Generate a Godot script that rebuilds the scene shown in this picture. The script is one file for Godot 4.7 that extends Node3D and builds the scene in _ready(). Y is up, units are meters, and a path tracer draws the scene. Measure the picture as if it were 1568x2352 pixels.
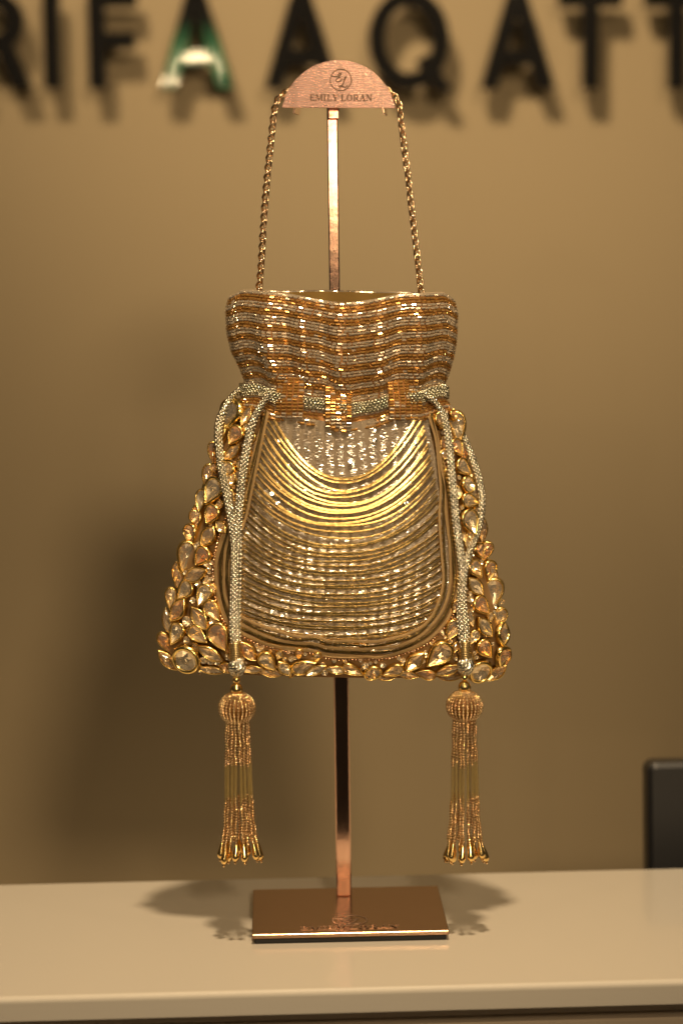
extends Node3D
# A gold beaded potli bag hanging on a copper display stand on a shop counter. Picture points are given on a 1568 x 2352 grid.

const FPX := 5560.0              # focal length in grid pixels
const CX := 784.0
const CY := 1176.0
const ZC := 0.012                # the plane through the middle of the bag
var cam_at := Vector3.ZERO
var cam_basis := Basis()
var M := {}
var rng := RandomNumberGenerator.new()

# ---------------------------------------------------------------- mesh helpers
class MB:
	var v := PackedVector3Array()
	var n := PackedVector3Array()
	var uv := PackedVector2Array()
	var idx := PackedInt32Array()

	func flat(a: Vector3, b: Vector3, c: Vector3, out_of := Vector3.ZERO, use_out := false) -> void:
		var g := (b - a).cross(c - a)
		if g.length_squared() < 1e-20:
			return
		g = g.normalized()
		if use_out and g.dot((a + b + c) / 3.0 - out_of) < 0.0:
			g = -g
		var k := v.size()
		for p in [a, b, c]:
			v.append(p)
			n.append(g)
			uv.append(Vector2(p.x, p.y))
		idx.append_array([k, k + 1, k + 2])

	func flat4(a: Vector3, b: Vector3, c: Vector3, d: Vector3, out_of: Vector3) -> void:
		flat(a, b, c, out_of, true)
		flat(a, c, d, out_of, true)

	# a grid of (rows) lists of points with smooth normals; side +1/-1 picks which way they point
	func grid(rows: Array, side := 1.0, close := false, uvs := Vector2(1, 1)) -> void:
		var R := rows.size()
		var C: int = rows[0].size()
		var k := v.size()
		for r in R:
			for c in C:
				var p: Vector3 = rows[r][c]
				var ca: int = (c - 1 + C) % C if close else maxi(c - 1, 0)
				var cb: int = (c + 1) % C if close else mini(c + 1, C - 1)
				if close and c == 0: ca = C - 2
				if close and c == C - 1: cb = 1
				var du: Vector3 = rows[r][cb] - rows[r][ca]
				var dv: Vector3 = rows[mini(r + 1, R - 1)][c] - rows[maxi(r - 1, 0)][c]
				var g := du.cross(dv) * side
				v.append(p)
				n.append(g.normalized() if g.length_squared() > 1e-24 else Vector3.UP)
				uv.append(Vector2(float(c) / (C - 1) * uvs.x, float(r) / (R - 1) * uvs.y))
		for r in R - 1:
			for c in C - 1:
				var a := k + r * C + c
				idx.append_array([a, a + 1, a + C, a + 1, a + C + 1, a + C])

	func add(o: MB, t: Transform3D) -> void:
		var k := v.size()
		for i in o.v.size():
			v.append(t * o.v[i])
			n.append((t.basis * o.n[i]).normalized())
			uv.append(o.uv[i])
		for i in o.idx:
			idx.append(k + i)

	func surface(m: ArrayMesh) -> ArrayMesh:
		for i in range(0, idx.size(), 3):
			var a := idx[i]; var b := idx[i + 1]; var c := idx[i + 2]
			if (v[b] - v[a]).cross(v[c] - v[a]).dot(n[a] + n[b] + n[c]) > 0.0:
				idx[i + 1] = c
				idx[i + 2] = b
		var s := []
		s.resize(Mesh.ARRAY_MAX)
		s[Mesh.ARRAY_VERTEX] = v
		s[Mesh.ARRAY_NORMAL] = n
		s[Mesh.ARRAY_TEX_UV] = uv
		s[Mesh.ARRAY_INDEX] = idx
		m.add_surface_from_arrays(Mesh.PRIMITIVE_TRIANGLES, s)
		return m

	func done() -> ArrayMesh:
		return surface(ArrayMesh.new())


func sphere(r: float, sides := 12, rings := 7) -> MB:
	var m := MB.new()
	var k := 0
	for i in rings + 1:
		for j in sides + 1:
			var th := PI * i / rings
			var ph := TAU * j / sides
			var d := Vector3(sin(th) * cos(ph), cos(th), sin(th) * sin(ph))
			m.v.append(d * r); m.n.append(d); m.uv.append(Vector2(float(j) / sides, float(i) / rings))
	for i in rings:
		for j in sides:
			k = i * (sides + 1) + j
			m.idx.append_array([k, k + 1, k + sides + 1, k + 1, k + sides + 2, k + sides + 1])
	return m


# lathe round y: profile of (radius, y)
func lathe(profile: Array, sides := 24) -> MB:
	var rows := []
	for p in profile:
		var row := []
		for j in sides + 1:
			var a := TAU * j / sides
			row.append(Vector3(p.x * cos(a), p.y, p.x * sin(a)))
		rows.append(row)
	var m := MB.new()
	m.grid(rows, 1.0, true)
	# outward: normals away from the axis of the widest ring
	var s := 0.0
	for i in m.v.size():
		s += m.n[i].dot(Vector3(m.v[i].x, 0, m.v[i].z))
	if s < 0.0:
		for i in m.n.size():
			m.n[i] = -m.n[i]
	return m


func frames(pts: Array, up: Vector3) -> Array:
	var out := []
	var last := up
	for i in pts.size():
		var t: Vector3 = (pts[mini(i + 1, pts.size() - 1)] - pts[maxi(i - 1, 0)])
		t = t.normalized() if t.length_squared() > 1e-18 else Vector3.RIGHT
		var b := last - t * last.dot(t)
		b = b.normalized() if b.length_squared() > 1e-12 else t.cross(Vector3.RIGHT).normalized()
		last = b
		out.append([t, b, t.cross(b)])
	return out


func tube(m: MB, pts: Array, r: float, sides := 6, up := Vector3.BACK, closed := false, flat := 1.0) -> void:
	var fr := frames(pts, up)
	var rows := []
	for i in pts.size():
		var row := []
		for j in sides + 1:
			var a := TAU * j / sides
			row.append(pts[i] + fr[i][1] * (sin(a) * r * flat) + fr[i][2] * (cos(a) * r))
		rows.append(row)
	if closed:
		rows.append(rows[0])
	var k := m.v.size()
	m.grid(rows, 1.0, true)
	for i in rows.size():
		for j in sides + 1:
			var q := k + i * (sides + 1) + j
			var c: Vector3 = pts[i % pts.size()]
			if m.n[q].dot(m.v[q] - c) < 0.0:
				m.n[q] = -m.n[q]


# a box with chamfered edges, centred
func block(size: Vector3, bev := 0.001) -> MB:
	var m := MB.new()
	var h := size / 2.0
	bev = minf(bev, minf(h.x, minf(h.y, h.z)) * 0.9)
	for ax in 3:
		for s in [-1.0, 1.0]:
			var u := (ax + 1) % 3
			var w := (ax + 2) % 3
			var q := []
			for k in [[-1, -1], [1, -1], [1, 1], [-1, 1]]:
				var p := Vector3.ZERO
				p[ax] = s * h[ax]; p[u] = k[0] * (h[u] - bev); p[w] = k[1] * (h[w] - bev)
				q.append(p)
			m.flat4(q[0], q[1], q[2], q[3], Vector3.ZERO)
			for t in [-1.0, 1.0]:   # edges along w
				var a := Vector3.ZERO; a[ax] = s * h[ax]; a[u] = t * (h[u] - bev); a[w] = -(h[w] - bev)
				var b := a; b[w] = -b[w]
				var c := b; c[ax] = s * (h[ax] - bev); c[u] = t * h[u]
				var d := a; d[ax] = c[ax]; d[u] = c[u]
				m.flat4(a, b, c, d, Vector3.ZERO)
	for sx in [-1, 1]:
		for sy in [-1, 1]:
			for sz in [-1, 1]:
				var s := Vector3(sx, sy, sz)
				m.flat(s * Vector3(h.x, h.y - bev, h.z - bev), s * Vector3(h.x - bev, h.y, h.z - bev), s * Vector3(h.x - bev, h.y - bev, h.z), Vector3.ZERO, true)
	return m


# a flat outline (x, y) given thickness along z from z0 to z1, edges chamfered
func slab(poly: PackedVector2Array, z0: float, z1: float, bev := 0.0) -> MB:
	var m := MB.new()
	if Geometry2D.is_polygon_clockwise(poly):
		poly.reverse()
	var inner := poly
	var N := poly.size()
	if bev > 0.0:
		inner = PackedVector2Array()
		for i in N:
			var e0 := (poly[i] - poly[(i - 1 + N) % N]).normalized()
			var e1 := (poly[(i + 1) % N] - poly[i]).normalized()
			var nn := (Vector2(-e0.y, e0.x) + Vector2(-e1.y, e1.x))
			nn = nn / maxf(nn.length_squared() / 2.0, 0.3)
			inner.append(poly[i] + nn * bev)
	var tr := Geometry2D.triangulate_polygon(inner)
	for i in range(0, tr.size(), 3):
		for side in 2:
			var z := z1 if side == 0 else z0
			var k := m.v.size()
			for j in 3:
				var p := inner[tr[i + j]]
				m.v.append(Vector3(p.x, p.y, z)); m.n.append(Vector3(0, 0, 1 if side == 0 else -1)); m.uv.append(p * 20.0)
			m.idx.append_array([k, k + 1, k + 2])
	var rings := [[inner, z0], [poly, z0 + bev], [poly, z1 - bev], [inner, z1]] if bev > 0.0 else [[poly, z0], [poly, z1]]
	for r in rings.size() - 1:
		for i in N:
			var j := (i + 1) % N
			var e := poly[j] - poly[i]
			var o := Vector3(e.y, -e.x, 0).normalized()
			if r == 0 and bev > 0.0: o = (o + Vector3(0, 0, -1)).normalized()
			if r == 2: o = (o + Vector3(0, 0, 1)).normalized()
			var k := m.v.size()
			for q in [[r, i], [r, j], [r + 1, j], [r + 1, i]]:
				var p: Vector2 = rings[q[0]][0][q[1]]
				m.v.append(Vector3(p.x, p.y, rings[q[0]][1])); m.n.append(o); m.uv.append(p * 20.0)
			m.idx.append_array([k, k + 1, k + 2, k, k + 2, k + 3])
	return m


func smooth_path(ctrl: Array, count: int) -> Array:
	var c := Curve3D.new()
	for i in ctrl.size():
		var a: Vector3 = ctrl[maxi(i - 1, 0)]
		var b: Vector3 = ctrl[mini(i + 1, ctrl.size() - 1)]
		var h := (b - a) / 6.0
		c.add_point(ctrl[i], -h, h)
	c.bake_interval = c.get_baked_length() / (count * 2.0) if false else 0.0015
	var L := c.get_baked_length()
	var out := []
	for i in count:
		out.append(c.sample_baked(L * i / (count - 1.0), true))
	return out


func path_length(pts: Array) -> float:
	var s := 0.0
	for i in pts.size() - 1:
		s += (pts[i + 1] - pts[i]).length()
	return s

# ---------------------------------------------------------------- nodes
func whole(n: Node3D) -> Transform3D:
	var t := Transform3D()
	var o: Node = n
	while o != self and o != null:
		t = o.transform * t
		o = o.get_parent()
	return t


func thing(called: String, label: String, category: String, at_: Vector3, group := "", kind := "") -> Node3D:
	var o := Node3D.new()
	o.name = called
	add_child(o, true)
	o.position = at_
	o.set_meta("label", label)
	if category: o.set_meta("category", category)
	if group: o.set_meta("group", group)
	if kind: o.set_meta("kind", kind)
	return o


# a mesh given in world coordinates (moved by xf), hung under a thing or part
func part(called: String, mesh: Mesh, mat, parent: Node3D, xf := Transform3D()) -> MeshInstance3D:
	var o := MeshInstance3D.new()
	o.name = called
	o.mesh = mesh
	if mat is Array:
		for i in mat.size():
			o.set_surface_override_material(i, mat[i])
	else:
		o.material_override = mat
	parent.add_child(o, true)
	o.transform = whole(parent).affine_inverse() * xf
	return o


func holder(called: String, parent: Node3D, at_: Vector3) -> Node3D:
	var o := Node3D.new()
	o.name = called
	parent.add_child(o, true)
	o.transform = whole(parent).affine_inverse() * Transform3D(Basis(), at_)
	return o


func mat(name_: String, lin: Color, rough: float, metal := 0.0) -> StandardMaterial3D:
	var m := StandardMaterial3D.new()
	m.resource_name = name_
	m.albedo_color = Color(lin.r, lin.g, lin.b).linear_to_srgb()
	m.roughness = rough
	m.metallic = metal
	M[name_] = m
	return m


func noise_tex(freq: float, oct: int, seed_: int, w := 512, normal := false, bump := 4.0) -> NoiseTexture2D:
	var f := FastNoiseLite.new()
	f.noise_type = FastNoiseLite.TYPE_SIMPLEX_SMOOTH
	f.frequency = freq
	f.fractal_octaves = oct
	f.seed = seed_
	var t := NoiseTexture2D.new()
	t.noise = f
	t.width = w
	t.height = w
	t.seamless = true
	t.as_normal_map = normal
	t.bump_strength = bump
	return t

# ---------------------------------------------------------------- picture grid <-> world
func at(px: float, py: float, z: float) -> Vector3:
	var d := cam_basis * Vector3((px - CX) / FPX, -(py - CY) / FPX, -1.0)
	return cam_at + d * ((z - cam_at.z) / d.z)


func at_y(px: float, py: float, y: float) -> Vector3:
	var d := cam_basis * Vector3((px - CX) / FPX, -(py - CY) / FPX, -1.0)
	return cam_at + d * ((y - cam_at.y) / d.y)


func proj(p: Vector3) -> Vector2:
	var q := cam_basis.inverse() * (p - cam_at)
	return Vector2(CX + q.x / -q.z * FPX, CY - q.y / -q.z * FPX)

# ---------------------------------------------------------------- the bag's shape
# height in the picture, left and right edge, half depth in cm
var profile := [[664, 532, 1038, 1.9], [700, 522, 1047, 2.2], [760, 525, 1045, 2.3], [800, 534, 1039, 2.3], [840, 553, 1028, 2.2], [870, 565, 1017, 2.1], [900, 562, 1017, 2.2], [930, 546, 1030, 2.4],
	[950, 536, 1040, 2.5], [1000, 515, 1050, 2.7], [1100, 482, 1075, 2.9], [1200, 457, 1097, 3.05], [1300, 424, 1115, 3.15], [1400, 397, 1141, 3.2], [1470, 384, 1152, 3.2], [1500, 386, 1150, 3.1], [1520, 398, 1138, 2.8], [1534, 425, 1112, 2.3], [1540, 450, 1090, 1.9]]
const POW := 2.35


func prof(py: float) -> Vector3:
	var k := 0
	while k < profile.size() - 2 and profile[k + 1][0] < py:
		k += 1
	var a: Array = profile[k]
	var b: Array = profile[k + 1]
	var t := clampf((py - a[0]) / (b[0] - a[0]), 0.0, 1.0)
	return Vector3(lerpf(a[1], b[1], t), lerpf(a[2], b[2], t), lerpf(a[3], b[3], t) * 0.01)


func ring(py: float, th: float, grow := 0.0, tiltpx := 0.0) -> Vector3:
	var p := prof(py)
	var c := cos(th)
	var s := sin(th)
	var u := signf(c) * pow(absf(c), 2.0 / POW)
	var w := signf(s) * pow(absf(s), 2.0 / POW)
	var xc := (p.x + p.y) / 2.0
	var aw := (p.y - p.x) / 2.0 + grow * 4000.0
	return at(xc + aw * u, py + tiltpx + 0.012 * (xc + aw * u - 770.0), ZC) + Vector3(0, 0, (p.z + grow) * w)


func front(qx: float, qy: float) -> Vector3:
	var p := prof(qy - 0.012 * (qx - 770.0))
	var xc := (p.x + p.y) / 2.0
	var u := clampf((qx - xc) / ((p.y - p.x) / 2.0), -0.995, 0.995)
	return at(qx, qy, ZC) + Vector3(0, 0, p.z * pow(1.0 - pow(absf(u), POW), 1.0 / POW))


# the point of the bag's front that shows at that place of the picture, and its normal
func on(px: float, py: float) -> Vector3:
	var q := Vector2(px, py)
	for i in 4:
		q += (Vector2(px, py) - proj(front(q.x, q.y))) * 0.9
	return front(q.x, q.y)


func normal_on(px: float, py: float) -> Vector3:
	var dx := front(px + 3, py) - front(px - 3, py)
	var dy := front(px, py - 4) - front(px, py + 4)
	return dx.cross(dy).normalized()


func lift(px: float, py: float, mm: float) -> Vector3:
	return on(px, py) + normal_on(px, py) * mm * 0.001


func along(ctrl: Array, mm: float, count: int) -> Array:
	var c := []
	for q in ctrl:
		c.append(Vector3(q[0], q[1], 0))
	var out := []
	for p in smooth_px(c, count):
		out.append(lift(p.x, p.y, mm))
	return out


func smooth_px(ctrl: Array, count: int) -> Array:
	var pts := []
	var n := ctrl.size()
	for k in 400:
		var f := k / 399.0 * (n - 1)
		var i := mini(int(f), n - 2)
		var t := f - i
		var p0: Vector3 = ctrl[maxi(i - 1, 0)]; var p1: Vector3 = ctrl[i]; var p2: Vector3 = ctrl[i + 1]; var p3: Vector3 = ctrl[mini(i + 2, n - 1)]
		pts.append(p1.cubic_interpolate(p2, p0, p3, t))
	var L := [0.0]
	for k in 399:
		L.append(L[-1] + (pts[k + 1] - pts[k]).length())
	var out := []
	var j := 0
	for k in count:
		var want: float = L[-1] * k / (count - 1.0)
		while j < 398 and L[j + 1] < want:
			j += 1
		out.append(pts[j].lerp(pts[j + 1], clampf((want - L[j]) / maxf(L[j + 1] - L[j], 1e-9), 0.0, 1.0)))
	return out


func interp(table: Array, y: float) -> float:
	var k := 0
	while k < table.size() - 2 and table[k + 1][0] < y:
		k += 1
	return lerpf(table[k][1], table[k + 1][1], clampf((y - table[k][0]) / (table[k + 1][0] - table[k][0]), 0.0, 1.0))

# ---------------------------------------------------------------- materials
func make_materials() -> void:
	var m := mat("wall_paint", Color(0.42, 0.325, 0.188), 0.75)
	m.heightmap_enabled = false
	m = mat("counter_stone", Color(0.57, 0.525, 0.45), 0.22)
	m.clearcoat_enabled = true; m.clearcoat = 0.6; m.clearcoat_roughness = 0.03
	mat("counter_edge", Color(0.42, 0.34, 0.26), 0.5)
	mat("panel_front", Color(0.5, 0.41, 0.31), 0.45)
	m = mat("black_gloss", Color(0.012, 0.011, 0.01), 0.03)
	m.metallic_specular = 0.7
	mat("black_plastic", Color(0.012, 0.012, 0.013), 0.42)
	mat("rubber", Color(0.015, 0.014, 0.013), 0.7)
	mat("dark_floor", Color(0.03, 0.024, 0.02), 0.4)
	m = mat("copper", Color(0.93, 0.58, 0.42), 0.11, 1.0)
	m.normal_enabled = true; m.normal_texture = noise_tex(0.01, 3, 4, 256, true, 2.0); m.normal_scale = 0.06
	m.uv1_triplanar = true; m.uv1_scale = Vector3(40, 40, 40)
	m = mat("brushed_copper", Color(0.56, 0.34, 0.29), 0.52, 1.0)
	m.roughness_texture = noise_tex(0.012, 3, 17, 512)
	m.uv1_triplanar = true; m.uv1_scale = Vector3(14, 500, 14)
	m.normal_enabled = true; m.normal_texture = noise_tex(0.03, 3, 9, 512, true, 3.0); m.normal_scale = 0.12
	m = mat("plate_copper", Color(0.41, 0.26, 0.165), 0.2, 1.0)
	m.uv1_triplanar = true; m.uv1_scale = Vector3(10, 10, 700)
	m.normal_enabled = true; m.normal_texture = noise_tex(0.03, 3, 12, 512, true, 3.0); m.normal_scale = 0.05
	mat("etched", Color(0.17, 0.105, 0.07), 0.7, 0.4)
	mat("etched_plate", Color(0.38, 0.25, 0.17), 0.42, 0.9)
	m = mat("gold", Color(1.0, 0.70, 0.27), 0.16, 1.0)
	mat("bezel_gold", Color(1.0, 0.72, 0.25), 0.24, 1.0)
	m = mat("chain_gold", Color(0.68, 0.46, 0.16), 0.27, 1.0)
	mat("chain_brown", Color(0.50, 0.33, 0.15), 0.45, 0.6)
	m = mat("rose_gold", Color(0.9, 0.6, 0.36), 0.2, 1.0)
	m = mat("link_gold", Color(0.96, 0.70, 0.43), 0.2, 1.0)
	m = mat("silver_braid", Color(0.76, 0.71, 0.57), 0.26, 1.0)
	m = mat("ribbon_braid", Color(0.70, 0.66, 0.50), 0.28, 1.0)
	m = mat("gold_thread", Color(0.7, 0.52, 0.24), 0.3, 1.0)
	m = mat("amber_bead", Color(0.62, 0.33, 0.09), 0.18, 0.7)
	m.clearcoat_enabled = true; m.clearcoat = 1.0; m.clearcoat_roughness = 0.04
	m = mat("clear_bead", Color(0.80, 0.66, 0.48), 0.18, 0.72)
	m.clearcoat_enabled = true; m.clearcoat = 1.0; m.clearcoat_roughness = 0.04
	m = mat("seed_bead", Color(0.74, 0.49, 0.22), 0.13, 0.9)
	m.clearcoat_enabled = true; m.clearcoat = 1.0; m.clearcoat_roughness = 0.05
	mat("ground_cloth", Color(0.26, 0.15, 0.055), 0.6, 0.3)
	mat("bead_ground", Color(0.3, 0.13, 0.03), 0.5, 0.3)
	m = mat("lining", Color(0.62, 0.42, 0.14), 0.42, 0.5)
	m = mat("lame", Color(0.42, 0.33, 0.225), 0.4, 0.55)
	m.normal_enabled = true; m.normal_texture = noise_tex(0.06, 3, 21, 512, true, 12.0); m.normal_scale = 1.6
	m.uv1_scale = Vector3(5, 22, 1)
	m = mat("silver_thread", Color(0.95, 0.88, 0.78), 0.30, 1.0)
	m = mat("sequin", Color(0.9, 0.86, 0.78), 0.12, 1.0)
	m = mat("foil", Color(0.97, 0.72, 0.40), 0.20, 0.9)
	m = mat("foil_pale", Color(0.98, 0.82, 0.56), 0.20, 0.9)
	m = mat("foil_amber", Color(0.96, 0.60, 0.27), 0.20, 0.9)
	m = mat("crystal", Color(1, 0.95, 0.88), 0.02)
	m.albedo_color.a = 0.06
	m.transparency = BaseMaterial3D.TRANSPARENCY_ALPHA
	m.metallic_specular = 0.7
	m = mat("bugle_glass", Color(0.42, 0.3, 0.1), 0.08)
	m.albedo_color.a = 0.25
	m.transparency = BaseMaterial3D.TRANSPARENCY_ALPHA
	m = mat("lamp_glow", Color(1, 0.9, 0.75), 0.5)
	m.emission_enabled = true; m.emission = Color(1.0, 0.86, 0.66); m.emission_energy_multiplier = 6.0
	m = mat("globe_glow", Color(1, 0.9, 0.75), 0.5)
	m.emission_enabled = true; m.emission = Color(1.0, 0.86, 0.66); m.emission_energy_multiplier = 130.0
	m = mat("green_glow", Color(0.02, 0.2, 0.1), 0.5)
	m.emission_enabled = true; m.emission = Color(0.05, 0.75, 0.42); m.emission_energy_multiplier = 0.4
	mat("lamp_metal", Color(0.1, 0.1, 0.1), 0.4, 0.5)
	mat("fibre", Color(0.7, 0.6, 0.42), 0.6)


func lamp(label: String, p: Vector3, target: Vector3, energy: float, radius: float, cone: float, soft: float, tint: Color) -> void:
	var o := thing("spotlight", label, "lamp", p, "spotlights of the shop")
	var d := (target - p).normalized()
	var b := Basis.looking_at(d, Vector3.UP if absf(d.y) < 0.95 else Vector3.FORWARD)
	var turn := Transform3D(b * Basis(Vector3.RIGHT, -PI / 2), p)      # local +y along the beam... housing behind the glowing face
	var h := lathe([Vector2(0.0, -0.09), Vector2(radius * 0.9, -0.09), Vector2(radius * 1.15, -0.08), Vector2(radius * 1.15, 0.004), Vector2(radius * 1.05, 0.004), Vector2(radius * 1.05, -0.002)], 24)
	part("housing", h.done(), M.lamp_metal, o, turn)
	var g := lathe([Vector2(radius * 1.04, -0.001), Vector2(radius * 0.5, 0.001), Vector2(0.0, 0.002)], 24)
	part("bulb", g.done(), M.lamp_glow, o, turn)
	var l := SpotLight3D.new()
	l.name = "spot"
	o.add_child(l, true)
	l.transform = Transform3D(b, d * 0.012)
	l.light_energy = energy
	l.light_size = radius
	l.light_color = tint
	l.spot_angle = cone
	l.spot_angle_attenuation = soft
	l.spot_range = 8.0
	l.spot_attenuation = 2.0
	l.shadow_enabled = true

func green_sign(p: Vector3) -> void:
	var k := 6.8 / 2.078
	var c := Vector3(cam_at.x + (p.x - cam_at.x) * k, cam_at.y + (p.y - cam_at.y) * k, 4.02)
	var o := thing("lit_sign", "green lit sign far back in the shop, mirrored in the first letter A", "sign", c)
	part("sign_casing", block(Vector3(0.25, 0.15, 0.04), 0.004).done(), M.lamp_metal, o, Transform3D(Basis(), c))
	part("glowing_face", block(Vector3(0.23, 0.13, 0.006), 0.001).done(), M.green_glow, o, Transform3D(Basis(), c + Vector3(0, 0, -0.0235)))
	var l := AreaLight3D.new()
	l.name = "glow"
	o.add_child(l, true)
	l.position = Vector3(0, 0, -0.030)
	l.area_size = Vector2(0.23, 0.13)
	l.light_energy = 0.01
	l.light_color = Color(0.1, 1.0, 0.5)
	l.area_range = 8.0
	l.shadow_enabled = true

var globes := 0

func globe(p: Vector3, r: float, tint: Color) -> void:
	var o := thing("globe_lamp", ["left of two round lamps mirrored in the bar of the first letter A", "right of two round lamps mirrored in the bar of the first letter A", "round lamp mirrored in the left foot of the first letter A"][globes], "lamp", p, "round lamps of the shop")
	part("bulb", sphere(r, 20, 12).done(), M.globe_glow, o, Transform3D(Basis(), p))
	part("socket", lathe([Vector2(0.001, r + 0.05), Vector2(r * 0.5, r + 0.05), Vector2(r * 0.5, r * 0.86), Vector2(0.001, r * 0.86)], 16).done(), M.lamp_metal, o, Transform3D(Basis(), p))
	var l := OmniLight3D.new()
	l.name = "glow"
	globes += 1
	o.add_child(l, true)
	l.light_energy = 0.01
	l.light_size = r * 0.8
	l.light_color = tint
	l.omni_range = 8.0
	l.omni_attenuation = 2.0
	l.shadow_enabled = true

# ---------------------------------------------------------------- scene
func _ready() -> void:
	rng.seed = 7
	# camera
	var pitch := deg_to_rad(7.44)
	var roll := deg_to_rad(-0.75)
	cam_basis = Basis(Vector3.RIGHT, -pitch) * Basis(Vector3.BACK, roll)
	cam_at = Vector3(0, 0.238, 0) + Vector3(0, sin(pitch), cos(pitch)) * 1.39
	var cam := Camera3D.new()
	cam.name = "camera"
	add_child(cam)
	cam.transform = Transform3D(cam_basis, cam_at)
	cam.near = 0.05
	cam.far = 60.0
	var lens := CameraAttributesPhysical.new()
	lens.frustum_focal_length = 85.0
	lens.exposure_aperture = 3.5
	lens.frustum_focus_distance = 1.365
	cam.attributes = lens
	cam.fov = rad_to_deg(2.0 * atan(CY / FPX))
	cam.current = true
	# surroundings: the dim warm shop
	var env := Environment.new()
	env.background_mode = Environment.BG_COLOR
	env.background_color = Color(0.036, 0.029, 0.020).linear_to_srgb()
	env.tonemap_mode = Environment.TONE_MAPPER_LINEAR
	env.tonemap_exposure = 1.0
	env.sdfgi_enabled = true
	env.ssao_enabled = true
	env.ssil_enabled = true
	var we := WorldEnvironment.new()
	we.name = "world_environment"
	we.environment = env
	add_child(we)
	make_materials()
	var warm := Color(1.0, 0.88, 0.71)
	# the shop's lamps
	lamp("spotlight above and in front of the counter", Vector3(0.06, 1.75, 0.42), Vector3(0, 0.0, 0.06), 3.0, 0.055, 25.5, 0.7, warm)
	lamp("large spotlight across the aisle at the front right", Vector3(0.36, 0.97, 1.95), Vector3(-0.06, 0.34, 0), 2.4, 0.115, 18.0, 1.0, warm)
	lamp("spotlight high on the left over the aisle, aimed at the sign", Vector3(-0.45, 1.75, 1.5), Vector3(0.12, 0.85, -0.75), 5.8, 0.13, 17.0, 1.0, warm)
	lamp("spotlight far back in the shop at the height of the stand's top", Vector3(0.31, 0.50, 4.0), Vector3(-0.03, 0.40, 0), 0.11, 0.10, 6.0, 0.8, warm)
	lamp("small ceiling spotlight near the left end of the counter", Vector3(-1.1, 1.9, 1.2), Vector3(0, 0.28, 0), 0.14, 0.016, 11.0, 0.8, warm)
	lamp("small ceiling spotlight near the right end of the counter", Vector3(1.3, 1.8, 0.9), Vector3(0, 0.28, 0), 0.14, 0.016, 11.0, 0.8, warm)
	lamp("small spotlight left of the aisle at head height", Vector3(-0.75, 0.95, 3.0), Vector3(0, 0.28, 0), 0.2, 0.016, 9.0, 0.8, warm)
	lamp("small ceiling spotlight over the right of the aisle", Vector3(0.9, 2.0, 2.2), Vector3(0, 0.28, 0), 0.16, 0.016, 10.0, 0.8, warm)
	for q in [[442, 158, 0.016], [464, 158, 0.016], [390, 210, 0.012]]:
		var p := at(q[0], q[1], -0.70)
		var k := 6.378 / 2.078
		globe(Vector3(cam_at.x + (p.x - cam_at.x) * k, cam_at.y + (p.y - cam_at.y) * k, 3.6), q[2], warm)
	green_sign(at(455, 138, -0.70))

	build_setting()
	build_sign()
	build_stand()
	build_bag()


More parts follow.
